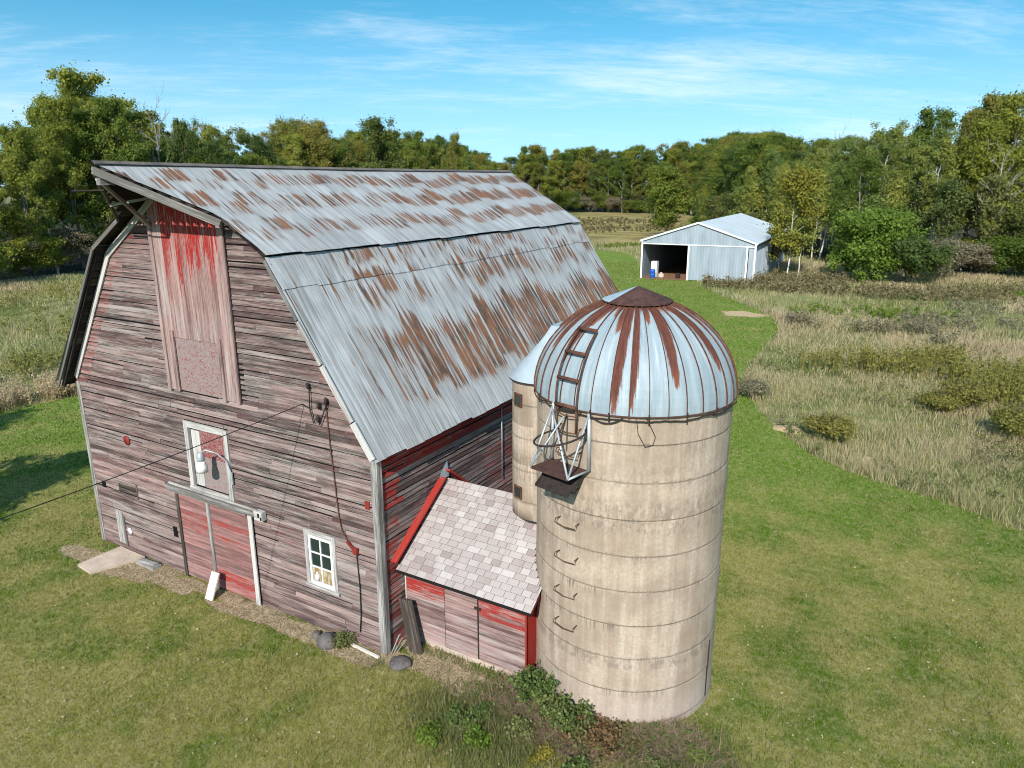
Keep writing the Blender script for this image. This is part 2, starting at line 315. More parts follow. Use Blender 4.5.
# ------------------------------------------------------------------ ground materials (position based)
def ground_mat(name, kind, blade=False):
    n=N(name); P=n.pos(); big=n.noise(n.map(P,(1,1,.0)),.09,4,.6); mid=n.noise(n.map(P,(1,1,.0)),.55,4,.65); fin=n.noise(P,5.,4,.75); fin2=n.noise(P,22.,3,.7)
    p=n.sep(P)
    if kind=='lawn':
        near=n.ramp(n.math('ADD',n.math('ADD',n.math('MULTIPLY',p[1],1.),n.math('MULTIPLY',p[0],-.35)),n.math('MULTIPLY',n.math('SUBTRACT',big,.5),14.)),4.,15.)
        dry=n.math('ADD',n.math('MULTIPLY',mid,.65),n.math('MULTIPLY',big,.45)); dry=n.math('SUBTRACT',dry,n.math('MULTIPLY',near,.13)); dry=n.ramp(dry,.425,.62)
        green=n.mix(near,(.082,.142,.009),(.102,.198,.008)); tan=n.mix(near,(.243,.222,.052),(.205,.232,.034))
        c=n.mix(dry,green,tan)
        d2=n.ramp(n.math('ADD',fin,n.math('MULTIPLY',mid,.3)),.50,.92); c=n.mix(n.math('MULTIPLY',d2,.6),c,(.40,.345,.18))
        dk=n.math('SUBTRACT',1.,n.ramp(fin2,.30,.52)); c=n.mix(n.math('MULTIPLY',dk,.5),c,(.030,.048,.010))
    elif kind=='meadow':
        c=n.mix(n.ramp(mid,.35,.65),(.16,.17,.05),(.32,.27,.135)); c=n.mix(n.math('MULTIPLY',n.ramp(fin,.4,.7),.6),c,(.07,.07,.03)); c=n.mix(n.ramp(big,.5,.62),c,(.11,.14,.035))
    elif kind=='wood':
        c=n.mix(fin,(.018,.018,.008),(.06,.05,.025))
    elif kind=='field':
        c=n.mix(n.ramp(n.noise(n.map(P,(.7,1,.0)),.16,5,.65),.4,.62),(.24,.18,.085),(.42,.34,.13)); c=n.mix(n.ramp(n.noise(n.map(P,(.45,1,.0)),.13,4,.65),.52,.64),c,(.27,.25,.07)); c=n.mix(n.math('MULTIPLY',fin,.4),c,(.05,.045,.02))
    elif kind=='straw':
        c=n.mix(n.ramp(fin,.3,.7),(.25,.18,.11),(.52,.41,.275)); c=n.mix(n.ramp(fin2,.4,.7),c,(.10,.075,.04)); c=n.mix(n.ramp(mid,.55,.68),c,(.09,.085,.03))
    if blade:
        ri=n.n('ShaderNodeNewGeometry').outputs['Random Per Island']
        c=n.mix(n.math('MULTIPLY',n.ramp(ri,.50,.95),.85),c,(.32,.26,.14) if kind!='lawn' else (.38,.33,.16)); c=n.mix(n.math('MULTIPLY',n.ramp(ri,.45,0.),.7),c,(.030,.048,.010))
        d=n.n('ShaderNodeBsdfDiffuse'); n.put(d.inputs[0],c); t=n.n('ShaderNodeBsdfTranslucent'); n.put(t.inputs[0],c); mx=n.n('ShaderNodeMixShader'); mx.inputs[0].default_value=.3
        n.t.links.new(d.outputs[0],mx.inputs[1]); n.t.links.new(t.outputs[0],mx.inputs[2]); n.t.links.new(mx.outputs[0],n.out.inputs[0])
    else: n.bsdf(c,.95,0,n.bump(n.math('ADD',fin,n.math('MULTIPLY',fin2,.5)),.6,.05),.1)
    return n.m
for k in ('lawn','meadow','wood','field','straw'): M['g_'+k]=ground_mat('ground_'+k,k)
M['b_lawn']=ground_mat('lawn_blades','lawn',True)

def leafmat(name, c1, c2, c3=None, trans=.3, ovar=.5):
    """leaf colour: per leaf random + per tree random"""
    n=N(name); ri=n.n('ShaderNodeNewGeometry').outputs['Random Per Island']; ro=n.n('ShaderNodeObjectInfo').outputs['Random']
    c=n.mix(ri,c1,c2)
    cl=n.noise(n.obj(),.35,2,.5)
    c=n.mix(n.math('MULTIPLY',n.ramp(n.math('ADD',n.math('MULTIPLY',ro,.5),n.math('MULTIPLY',cl,.6)),.4,.75),ovar),c,c3 or c2)
    d=n.n('ShaderNodeBsdfPrincipled'); n.put(d.inputs['Base Color'],c); d.inputs['Roughness'].default_value=.6; d.inputs['Specular IOR Level'].default_value=.25
    t=n.n('ShaderNodeBsdfTranslucent'); n.put(t.inputs[0],c); mx=n.n('ShaderNodeMixShader'); mx.inputs[0].default_value=trans
    n.t.links.new(d.outputs[0],mx.inputs[1]); n.t.links.new(t.outputs[0],mx.inputs[2]); n.t.links.new(mx.outputs[0],n.out.inputs[0]); return n.m
M['oak']=leafmat('oak_leaves',(.065,.120,.020),(.195,.260,.042),(.33,.335,.052),.5,.75)
M['aspen']=leafmat('aspen_leaves',(.105,.170,.040),(.275,.345,.090),(.400,.390,.080),.5,.7)
M['rust_leaf']=leafmat('turning_leaves',(.120,.150,.032),(.270,.280,.055),(.36,.28,.06),.5,.6)
M['darkleaf']=leafmat('dark_leaves',(.055,.100,.026),(.145,.195,.048),(.20,.225,.05),.5)
M['bright']=leafmat('bright_leaves',(.10,.185,.026),(.235,.325,.05),(.28,.30,.055),.5)
M['yellow']=leafmat('yellow_leaves',(.15,.165,.024),(.30,.27,.038),(.32,.24,.03),.35)
M['greyleaf']=leafmat('grey_brush_leaves',(.16,.15,.085),(.32,.29,.18),(.27,.20,.14),.4)
M['turnsap']=leafmat('sapling_leaves',(.085,.120,.032),(.20,.235,.070),(.27,.25,.085),.5)
M['brownleaf']=leafmat('brown_seedheads',(.14,.11,.062),(.30,.235,.135),(.22,.20,.08),.4)
M['goldenrod']=leafmat('goldenrod_leaves',(.105,.13,.026),(.265,.265,.055),(.30,.25,.07),.4)
M['tallgrass']=leafmat('tall_grass_blades',(.20,.26,.065),(.56,.52,.28),(.40,.34,.16),.5)
M['drygrass']=leafmat('dry_grass_blades',(.42,.34,.19),(.70,.59,.41),(.54,.40,.24),.5)
M['weed']=leafmat('weed_leaves',(.065,.115,.026),(.16,.215,.055),(.22,.20,.075))
M['bramble']=leafmat('dead_bramble_stems',(.17,.12,.08),(.44,.34,.23),(.28,.18,.11),.3)
M['redleaf']=leafmat('reddish_leaves',(.15,.10,.045),(.25,.14,.07),(.11,.13,.03))
M['bark']=simple('grey_bark',(.22,.20,.175),.95,0,.1,.4,3)
M['palebark']=simple('pale_aspen_bark',(.55,.52,.46),.9,0,.1,.35,3)
M['deadbark']=simple('dead_tree_bark',(.36,.33,.29),.9,0,.1,.35,3)
M['darkbark']=simple('dark_bark',(.055,.047,.04),.95,0,.1,.4,3)

# ------------------------------------------------------------------ camera, light, sky
cam=bpy.data.cameras.new('camera'); co=bpy.data.objects.new('camera',cam); COL.objects.link(co); sc.camera=co
co.location=(9.312,-10.358,9.878)
yaw,pit,rol=R(30.534),R(15.527),R(-.139)
fw=Vector((-math.sin(yaw)*math.cos(pit),math.cos(yaw)*math.cos(pit),-math.sin(pit)))
q=fw.to_track_quat('-Z','Y'); co.rotation_mode='QUATERNION'; co.rotation_quaternion=q @ Matrix.Rotation(rol,3,'Z').to_quaternion()
cam.sensor_width=36; cam.lens=36*726.83/1024; cam.clip_start=.1; cam.clip_end=6000
CAM=np.array(co.location); FW=np.array(fw); RT=V3(math.cos(yaw),math.sin(yaw),0); UP=np.cross(RT,FW)
def proj(P):
    d=np.asarray(P,float)-CAM; z=d@FW; return 512+726.83*(d@RT)/z, 384-726.83*(d@UP)/z
def gpt(u,v):       # ground point seen at a pixel of the photograph (used to survey the plan)
    d=FW*726.83+RT*(u-512)+UP*(384-v); t=-CAM[2]/d[2]; return CAM[:2]+d[:2]*t

SUN=nrm((.225,-.80,.555)); EL=math.asin(SUN[2]); ROT=math.atan2(SUN[0],SUN[1])
sl=bpy.data.lights.new('sun','SUN'); sl.energy=4.5; sl.angle=R(.53); sl.color=(1.,.955,.89)
so=bpy.data.objects.new('sun',sl); COL.objects.link(so); so.rotation_mode='QUATERNION'; so.rotation_quaternion=Vector(SUN).to_track_quat('Z','Y'); so.location=(0,-60,60)

w=bpy.data.worlds.new('World'); sc.world=w; w.use_nodes=True; t=w.node_tree; t.nodes.clear()
W=N.__new__(N); W.t=t; W.m=None; W.out=t.nodes.new('ShaderNodeOutputWorld')
sky=W.n('ShaderNodeTexSky'); sky.sky_type='NISHITA'; sky.sun_disc=False; sky.sun_elevation=EL; sky.sun_rotation=ROT; sky.altitude=300; sky.air_density=1.0; sky.dust_density=.35; sky.ozone_density=1.6
dirv=W.n('ShaderNodeTexCoord').outputs['Generated']; ds=W.sep(dirv)
zz=W.math('ADD',W.math('MAXIMUM',ds[2],0.),.10); cx=W.math('DIVIDE',ds[0],zz); cy=W.math('DIVIDE',ds[1],zz)
# streaks run across the view, thin ice cloud
ca,sa=math.cos(R(40)),math.sin(R(40))
su=W.math('ADD',W.math('MULTIPLY',cx,ca),W.math('MULTIPLY',cy,sa)); sv=W.math('SUBTRACT',W.math('MULTIPLY',cy,ca),W.math('MULTIPLY',cx,sa))
c1=W.noise(W.comb(W.math('MULTIPLY',su,.9),W.math('MULTIPLY',sv,2.3),21.3),1.,7,.62,.5); c2=W.noise(W.comb(W.math('MULTIPLY',su,.35),W.math('MULTIPLY',sv,.5),26.3),1.,3,.5)
c3=W.noise(W.comb(W.math('MULTIPLY',su,5.),W.math('MULTIPLY',sv,12.),21.3),1.,5,.65,.8)
cl=W.math('ADD',W.math('ADD',W.math('MULTIPLY',c1,.55),W.math('MULTIPLY',c2,.55)),W.math('MULTIPLY',c3,.22)); cl=W.math('MULTIPLY',W.ramp(cl,.61,.95),.50)
hs=W.n('ShaderNodeHueSaturation'); hs.inputs['Hue'].default_value=.470; hs.inputs['Saturation'].default_value=1.32; hs.inputs['Value'].default_value=1.45; W.put(hs.inputs['Color'],sky.outputs[0])
# look a little higher into the sky so the blue stays deep down to the tree tops
vn=W.n('ShaderNodeVectorMath',operation='NORMALIZE'); W.put(vn.inputs[0],W.comb(ds[0],ds[1],W.math('ADD',W.math('MULTIPLY',W.math('MAXIMUM',ds[2],0.),1.6),.16))); W.put(sky.inputs[0],vn.outputs[0])
hz=W.math('MULTIPLY',W.math('SUBTRACT',1.,W.ramp(ds[2],-.02,.22)),.62)
skc=W.mix(hz,hs.outputs[0],(4.3,5.9,6.9))
skc=W.mix(cl,skc,(7.6,8.0,8.3))
bg=W.n('ShaderNodeBackground'); W.put(bg.inputs[0],skc); bg.inputs[1].default_value=.11; t.links.new(bg.outputs[0],W.out.inputs[0])
sc.view_settings.view_transform='Standard'; sc.view_settings.look='None'; sc.view_settings.exposure=0.48; sc.view_settings.gamma=1; sc.view_settings.use_curve_mapping=False
sc.render.engine='CYCLES'; sc.cycles.max_bounces=6; sc.cycles.diffuse_bounces=3; sc.cycles.transparent_max_bounces=6; sc.cycles.use_denoising=True; sc.cycles.pixel_filter_type='BLACKMAN_HARRIS'; sc.cycles.filter_width=1.05

# ================================================================== BARN
WB,LB=10.4,13.79; XR=-WB/2
RIDGE,BRK,EAVE=10.259,8.515,4.655; BX=2.923; OV=.335; HOOD=1.768; SL2=(RIDGE-BRK)/BX
def hw(z):
    a=BX+(BRK-.14-z)*((5.505-BX)/(BRK-EAVE)); b=(RIDGE-.14-z)/SL2
    return max(0,min(5.2,a,b))
barn=empty('gambrel_barn',(XR,0,0),0,'large weathered red barn with rusty gambrel metal roof and hay hood','barn')
O=V3(-XR,0,0)   # children are modelled in world numbers, shifted to the barn base
class BM_(MB):
    def build(s,name,mats,parent=None,label=None):
        o=MB.build(s,name,mats,parent,label); return o
def fix(o, root):   # keep world coordinates for a child of a moved, unrotated root
    o.location=Vector(o.location)-Vector(root.location) if o.parent is root else o.location; return o
def part(mb,name,mats,root,label=None,parent=None):
    o=mb.build(name,mats,parent or root,label)
    if parent is None: fix(o,root)
    return o

# ---- front wall: clapboards
def paint_front(x,z):
    g=.30+.10*math.sin(x*1.7+z*.9)+.08*math.sin(z*2.3-x)
    h=hw(z); left=x-(XR-h); right=(XR+h)-x
    if z>4.7 and left<.55: g=max(g,.86-.35*left)
    if z>8.3 and x<-6.2: g=max(g,.66)
    if 4.7<z<6.6 and right<.7: g=max(g,.74-.25*right)
    if z<.75: g=max(g,.56)
    if -3.9<x<-2.4 and z<2.3: g=max(g,.52)
    if x<-6.6 and 2.2<z<2.7: g=max(g,.66)
    if 1.9<z<2.4 and -3.6<x<-2.3 : g=max(g,.66)
    return min(g,.95)
OPEN=[(-6.36,-3.78,5.06,12),(-5.98,-4.42,2.68,4.36),(-6.62,-3.86,-1,2.42),(-2.17,-1.26,1.13,2.45),(-9.22,-8.4,1.78,2.07)]
def siding_rows(mb, z0, z1, expo, xl, xr, opens, place, paint, tone=lambda x,z:0):
    z=z0; row=0
    while z<z1:
        zc=z+expo/2; a,b=xl(zc),xr(zc)
        segs=[(a,b)] if b-a>.08 else []
        for (ox0,ox1,oz0,oz1) in opens:
            if oz0<zc<oz1:
                ns=[]
                for (p,q_) in segs:
                    if q_<=ox0 or p>=ox1: ns.append((p,q_)); continue
                    if p<ox0: ns.append((p,ox0))
                    if q_>ox1: ns.append((ox1,q_))
                segs=ns
        rt=rnd.gauss(.5,.13)
        for p,q_ in segs:
            x=p
            while x<q_-1e-6:
                e=min(q_,x+rnd.choice([rnd.uniform(.5,1.5),rnd.uniform(2,5),rnd.uniform(2.5,5.5)])); 
                if q_-e<.3: e=q_
                t=min(1,max(0,rt+rnd.gauss(0,.10)+tone((x+e)/2,zc)))
                # paint changes along a board, so long boards are coloured in pieces of one board
                k=max(1,int((e-x)/.55)); seed=rnd.random(); jz=rnd.uniform(-.006,.006); tilt=rnd.uniform(-.005,.006); t1=.006; t0=.022+rnd.uniform(-.004,.012); gap=rnd.choice([0,0,.012,.02,.026,.034,.042])
                xs=np.linspace(x,e,k+1); ub,vb=rnd.random()*60,rnd.random()*60
                for i in range(k):
                    je=.006 if i==k-1 else 0.
                    g=paint((xs[i]+xs[i+1])/2,zc)
                    place(mb,xs[i],xs[i+1]-je,z+jz+tilt*((xs[i]-x)/(e-x)),expo+.004-gap,t0,t1,(t,g,seed,1),(ub+xs[i]-x,vb))
                x=e
        z+=expo; row+=1
def pf(mb,a,b,z,h,t0,t1,at,uv0):
    gap=.0
    mb.wedge((a,0,z),(b-a-gap,0,0),(0,0,h),(0,-1,0),t0,t1,at,0,uv0)
mb=MB()
out=[(XR-5.19,-.0,.0),(XR+5.19,0,.0),(XR+5.19,0,4.80)]
prof=[(5.19,0),(5.19,4.9),(BX-.02,BRK-.16),(0,RIDGE-.18),(-BX+.02,BRK-.16),(-5.19,4.9),(-5.19,0)]
mb.poly([(XR+a,.004,z) for a,z in prof[::-1]],None,(.2,0,0,1),1)
siding_rows(mb,.035,9.9,.118,lambda z:XR-hw(z),lambda z:XR+hw(z),OPEN,pf,paint_front,lambda x,z:-.12 if (x>-3.8 and z>6) else (.08 if z<2.5 else 0))
front=part(mb,'front_wall',[M['siding'],M['black']],barn,'grey weathered clapboard gable wall with traces of red paint')
# ---- right wall (faces +x), red under the eave
def pr(mb,a,b,z,h,t0,t1,at,uv0): mb.wedge((0,a,z),(0,b-a,0),(0,0,h),(1,0,0),t0,t1,at,0,uv0)
def paint_right(y,z):
    g=.35+.1*math.sin(y*1.3+z)
    if z>4.0: g=max(g,.95)
    if y>4 and z<3.4: g=max(g,.78)
    if y<.35 and z<3.2: g=max(g,.85)
    if y<.6 and 3.3<z<3.9: g=.95
    return g
mb=MB(); mb.poly([(-.004,0,0),(-.004,LB,0),(-.004,LB,4.95),(-.004,0,4.95)],None,(.2,0,0,1),1)
siding_rows(mb,.035,4.85,.118,lambda z:.02,lambda z:LB,[],pr,paint_right,lambda y,z:-.05)
part(mb,'side_wall',[M['siding'],M['black']],barn)
# left and back walls
mb=MB()
def pl(mb,a,b,z,h,t0,t1,at,uv0): mb.wedge((-WB,a,z),(0,b-a,0),(0,0,h),(-1,0,0),t0,t1,at,0,uv0)
mb.poly([(-WB+.004,0,0),(-WB+.004,0,4.9),(-WB+.004,LB,4.9),(-WB+.004,LB,0)],None,(.2,0,0,1),1)
siding_rows(mb,.10,4.85,.236,lambda z:.02,lambda z:LB,[],pl,paint_right)
part(mb,'side_wall',[M['siding'],M['black']],barn)
mb=MB()
def pb(mb,a,b,z,h,t0,t1,at,uv0): mb.wedge((a,LB,z),(b-a,0,0),(0,0,h),(0,1,0),t0,t1,at,0,uv0)
mb.poly([(XR+a,LB-.004,z) for a,z in prof],None,(.2,0,0,1),1)
siding_rows(mb,.10,9.9,.236,lambda z:XR-hw(z),lambda z:XR+hw(z),[],pb,lambda x,z:.4)
part(mb,'back_wall',[M['siding'],M['black']],barn)
# foundation
mb=MB()
mb.box((-WB+.03,.015,-.3),(WB-.06,0,0),(0,.14,0),(0,0,.47)); mb.box((-.16,.16,-.3),(.15,0,0),(0,LB-.3,0),(0,0,.42)); mb.box((-WB+.02,.16,-.3),(.15,0,0),(0,LB-.3,0),(0,0,.42))
part(mb,'foundation',M['slab'],barn)
# ---- corner boards
for x0,wd in ((.0,.14),(-WB-.03,.12)):
    mb=MB(); sx=1 if x0>-1 else -1
    mb.box((x0-(.11 if sx>0 else .0),-.034,.02),(.14,0,0),(0,.030,0),(0,0,4.72),(.38,0,.3,1))
    mb.box((x0+(.032 if sx>0 else -.03),-.03,.02),(.028 if sx>0 else .026,0,0),(0,.15,0),(0,0,4.72),(.3,0,.6,1))
    part(mb,'corner_board',M['trimwood'],barn)
# ---- roof sheets
def roof_slope(top,bot,y0,y1,front,sid,courses,corr=True,sag=0.03):
    """top,bot (x,z); returns arrays"""
    T=np.array([top[0],top[1]]); B=np.array([bot[0],bot[1]]); d=B-T; Ls=np.hypot(*d); d/=Ls
    nn=np.array([-d[1],d[0]]); nn=nn if nn[1]>0 else -nn
    step=.0762/6 if corr else .4
    ys=np.arange(y0,y1+1e-6,step); ys[-1]=y1
    VV=[];FF=[];UV=[];AT=[];base=0
    for ci,(v0,v1) in enumerate(courses):
        k=max(2,int((v1-v0)/.3)); vs=np.linspace(v0,v1,k+1)
        Y,Vv=np.meshgrid(ys,vs); Yc=np.maximum(Y,np.vectorize(front)(Vv)) if front else Y
        h=.0013*np.sin(2*np.pi*Yc/.0762) if corr else 0*Y
        h=h+.014*(Vv-v0)/(v1-v0)+.004*np.sin(Yc*1.9+Vv*2)+.005*np.sin(Yc*.8-Vv*1.3+sid)
        sh=np.floor(Yc/.61); h=h+.004*((sh*7.31)%1)*((Vv-v0)/(v1-v0))
        sg=-sag*np.sin(np.pi*np.clip((Yc-y0)/(y1-y0),0,1))
        X=T[0]+d[0]*Vv+nn[0]*h; Z=T[1]+d[1]*Vv+nn[1]*h+sg
        # ragged sheet ends at the lower edge
        rag=(((np.floor(Yc/.61)*3.77)%1)-.5)*.05*(Vv>=v1-1e-6); X=X+d[0]*rag; Z=Z+d[1]*rag
        VV.append(np.stack([X,Yc,Z],-1).reshape(-1,3)); m=len(ys)
        i,j=np.meshgrid(np.arange(k),np.arange(m-1),indexing='ij'); a=(i*m+j).ravel()
        f=np.stack([a,a+1,a+m+1,a+m],-1)
        yy=Yc.reshape(-1); keep=(yy[f].max(1)-yy[f].min(1))>1e-6; f=f[keep]
        FF.append(f+base); uvv=np.stack([Yc.ravel(),Vv.ravel()],-1); UV.append(uvv)
        fy=yy[f].mean(1); r=((np.floor(fy/.61)*12.9898+ci*78.233+sid*3.1)); r=np.abs(np.sin(r)*43758.5453)%1
        AT.append(np.stack([r,np.full_like(r,float(sid)),r,np.ones_like(r)],-1)); base+=m*(k+1)
    return np.concatenate(VV),np.concatenate(FF),np.concatenate(UV),np.concatenate(AT)
def roof_obj(name,mats,args,flip=False):
    v,f,uv,at=roof_slope(*args)
    # orient upward
    a=v[f[len(f)//2]]; 
    if np.cross(a[1]-a[0],a[2]-a[0])[2]<0: f=f[:,::-1]
    o=tri_mesh(name,v,f,mats,barn,at,True); me=o.data
    l=me.uv_layers.new(name='UVMap'); l.data.foreach_set('uv',uv[f.ravel()].astype('f').ravel())
    return fix(o,barn)
LU=math.hypot(BX,RIDGE-BRK)
def hoodfront(v):  # front edge of the upper slopes: straight from the apex out to the hood's foot, then the rake
    xo=v*BX/LU
    return -HOOD+(HOOD-.33)*min(1,xo/1.72) if xo<1.72 else -.33-.005*((xo-1.72)/1.2)+.02*math.sin(xo*40)
for sx in (1,-1):
    top=(XR+sx*.0,RIDGE); brk=(XR+sx*(BX+.05),BRK-.03+.0)
    roof_obj('upper_roof_slope',M['roof'],(top,brk,-1.78,LB+OV,hoodfront,0,[(0,LU+.06)],sx>0))
    roof_obj('lower_roof_slope',M['roof'],((XR+sx*BX,BRK-.065),(XR+sx*(5.505 if sx>0 else 5.70),EAVE-.04 if sx>0 else EAVE+.02),-OV,LB+OV,None,1,[(0,.76),(.72,math.hypot(5.505-BX,BRK-EAVE))],sx>0))
mb=MB()
ys=np.linspace(-1.8,LB+OV,28)
for a,b in zip(ys[:-1],ys[1:]):
    za=-.03*math.sin(math.pi*(a+1.8)/(LB+OV+1.8)); zb=-.03*math.sin(math.pi*(b+1.8)/(LB+OV+1.8))
    for sx in (1,-1):
        mb.poly([(XR,a,RIDGE+.045+za),(XR,b,RIDGE+.045+zb),(XR+sx*.10,b,RIDGE-.015+zb),(XR+sx*.10,a,RIDGE-.015+za)][::sx],[(a,0),(b,0),(b,.2),(a,.2)],(.2,1,0,1),0)
part(mb,'ridge_cap',simple('weathered_ridge_metal',(.15,.125,.11),.7,.1,.3,.45,2),barn)
# roof deck boards (seen from below at the rakes)
mb=MB()
def deck(T,B,front,y1,drop,n,gap=.03):
    T=np.array(T);B=np.array(B);d=B-T;Ls=np.hypot(*d);d/=Ls; nn=np.array([-d[1],d[0]]); nn=nn if nn[1]>0 else -nn
    w_=Ls/n
    for i in range(n):
        v=i*w_; y0=front(v+w_/2)+.015; p=T+d*v-nn*drop
        mb.box((p[0],y0,p[1]),(0,y1-y0,0),(d[0]*(w_-gap),0,d[1]*(w_-gap)),(-nn[0]*.022,0,-nn[1]*.022),(rnd.random(),0,rnd.random(),1))
for sx in (1,-1):
    deck((XR+sx*.02,RIDGE),(XR+sx*BX,BRK-.01),hoodfront,LB+.28,.045,15,.002)
    deck((XR+sx*BX,BRK-.07),(XR+sx*5.50,EAVE-.0),lambda v:-OV,LB+.28,.05,19)
# rafters tails on the overhang
for sx in (1,-1):
    for yy in (-.27,):
        mb.bar((XR+sx*(BX+.05),yy,BRK-.22),(XR+sx*5.42,yy,EAVE-.02),.05,.10,(.4,0,rnd.random(),1))
part(mb,'roof_deck',M['darkwood'],barn)
# fascia / rake boards
mb=MB()
def rk(a,b,w_,h,at): mb.bar(a,b,w_,h,at)
for sx in (1,-1):
    mb.bar((XR+sx*.0,-HOOD-.03,RIDGE-.14),(XR+sx*1.74,-.36,RIDGE-.14-1.74*SL2),.035,.15,(.12,0,.2,1))
mb.bar((XR-1.74,-.36,RIDGE-.14-1.74*SL2),(XR-BX,-.36,BRK-.13),.03,.09,(.15,0,.5,1))
mb.bar((XR-BX,-.37,BRK-.15),(XR-5.48,-.37,EAVE+.0),.03,.07,(.0,0,.5,1))
part(mb,'rake_board',M['trimwood'],barn)
p0=V3(XR+BX,-.355,BRK-.12); p1=V3(XR+5.50,-.355,EAVE-.02)
for a,b,tn,h in ((.0,.30,.25,.07),(.305,.52,.4,.09),(.525,.80,.75,.12),(.805,.985,.95,.15)):
    mb=MB(); mb.bar(p0+(p1-p0)*a+V3(0,0,-.02*tn),p0+(p1-p0)*b+V3(0,0,-.02*tn),.03,h,(tn,0,rnd.random(),1)); part(mb,'rake_board',M['trimwood'],barn)
# frieze boards on the wall below the left rake
mb=MB()
mb.bar((XR-.85,-.045,9.55),(XR-BX+.05,-.045,BRK-.30),.035,.16,(.75,0,.2,1))
mb.bar((XR-BX+.05,-.047,BRK-.30),(XR-5.17,-.047,4.86),.035,.15,(1,0,.7,1))
part(mb,'frieze_board',M['trimwood'],barn,'pale bare board under the left roof edge')
# braces and rod below the hood
mb=MB()
mb.bar((XR-.05,-HOOD+.06,RIDGE-.30),(XR-1.05,-.06,8.95),.06,.07,(.5,0,.1,1)); mb.bar((XR-1.0,-.95,9.42),(XR-.35,-.2,9.6),.05,.06,(.4,0,.1,1))
mb.bar((XR-.35,-.95,RIDGE-.30),(XR-.1,-.05,9.35),.05,.06,(.3,0,.1,1))
part(mb,'hood_brace',M['trimwood'],barn)
mb=MB(); mb.box((XR-.07,-1.72,RIDGE-.42),(.14,0,0),(0,1.66,0),(0,0,.28),(.3,0,.4,1)); part(mb,'ridge_beam',M['trimwood'],barn)
mb=MB(); mb.tube([(XR-1.35,-1.5,9.72),(XR-.1,-1.55,9.74)],.018,6); part(mb,'hood_rod',M['darkiron'],barn)
# ---- hay door: vertical boards, upper part, lower patch
hd=MB()
x=-6.30
while x<-3.84:
    w_=min(rnd.uniform(.10,.17),-3.80-x); zt=RIDGE-.22-abs(x+w_/2-XR)*SL2; zb=6.42 if -5.98<x<-4.34 else 5.12+rnd.uniform(-.05,.05)
    if not(-5.98<x<-4.34): zb=5.12
    n_=22; zs=np.linspace(zb,zt,n_+1); sd=rnd.random(); tn=rnd.gauss(.62,.2); go=rnd.gauss(0,.30)
    for i in range(n_):
        zc=(zs[i]+zs[i+1])/2; g=.46+.50*max(0,min(1,(zc-7.1+go)/1.6)); 
        if x<-5.95: g*=.5 if zc<8.9 else .85
        if x>-4.15: g*=.6
        if zc<6.9: g=.5 if (6.2<zc<6.9 and (x<-5.9 or x>-4.4)) else .35
        hd.box((x,-.05,zs[i]),(w_-.006,0,0),(0,.045,0),(0,0,zs[i+1]-zs[i]-.0005),(min(1,max(0,tn+.1)),min(g,.97),sd,1),0,sd*30,2,zs[i])
    x+=w_
for xx in (-6.33,-6.0,-4.36,-3.9): hd.box((xx,-.085,5.10 if xx in(-6.33,-4.36) else 5.12),(.11,0,0),(0,.034,0),(0,0,(RIDGE-.5-abs(xx+.05-XR)*SL2)-5.12 if xx in(-6.33,-3.9) else 1.45),(.7,.35,rnd.random(),1))
hay=part(hd,'hay_door',M['hayboard'],barn)
mb=MB(); mb.box((-5.89,-.035,5.14),(1.53,0,0),(0,.03,0),(0,0,1.27),(.5,.35,.5,1)); mb.build('patch_panel',M['osb'],hay)
mb=MB(); mb.box((-3.785,-.012,5.12),(.13,0,0),(0,.01,0),(0,0,1.0),(0,0,0,1)); mb.build('gap',M['black'],hay)
# ---- upper window
uw=MB()
for o_,U_,N_ ,t_ in (((-5.98,-.06,2.66),(.13,0,0),(0,0,1.70),.8),((-4.56,-.06,2.55),(.14,0,0),(0,0,1.80),.65),((-5.85,-.058,4.22),(1.29,0,0),(0,0,.14),.85),((-5.98,-.085,2.60),(1.42,0,0),(0,0,.10),.8)):
    uw.box(o_,U_,(0,.055,0),N_,(t_,0,rnd.random(),1))
win=part(uw,'hay_window',M['trimwood'],barn)
mb=MB(); mb.box((-5.75,-.035,2.75),(.30,0,0),(0,.03,0),(0,0,1.42),(.85,0,.2,1)); mb.box((-5.84,-.03,2.72),(.06,0,0),(0,.02,0),(0,0,1.5),(0,0,.2,1)); mb.build('shutter_board',M['trimwood'],win)
mb=MB(); mb.box((-5.45,-.012,2.72),(.89,0,0),(0,.01,0),(0,0,.80),(.4,.2,.3,1)); mb.box((-5.45,-.012,3.52),(.89,0,0),(0,.01,0),(0,0,.70),(.4,.62,.3,1)); mb.build('blocked_opening',M['osb'],win)
# ---- sliding doors, track
for k,(a,b) in enumerate(((-6.55,-5.42),(-5.36,-3.93))):
    mb=MB(); z=.06
    while z<2.36:
        h=min(.135,2.36-z); g=.66 if z>1.35 else .56
        if k==1: g=.86 if (z<.55 or 1.75<z<1.95 or 1.4<z<1.52) else .62
        if k==0 and 1.3<z<1.95: g=.84
        mb.box((a,-.07-rnd.uniform(0,.006),z),(b-a,0,0),(0,.04,0),(0,0,h-.006),(rnd.gauss(.5,.18),g+rnd.uniform(-.06,.06),rnd.random(),1)); z+=h
    part(mb,'sliding_door',M['doorwood'],barn)
for xx,t_,wd in ((-6.62,.05,.10),(-5.44,.35,.11),(-3.94,1.0,.13)):
    mb=MB(); mb.box((xx,-.105,.02),(wd,0,0),(0,.03,0),(0,0,2.36),(t_,0,rnd.random(),1)); part(mb,'door_post',M['trimwood'] if t_>.1 else M['plank'],barn)
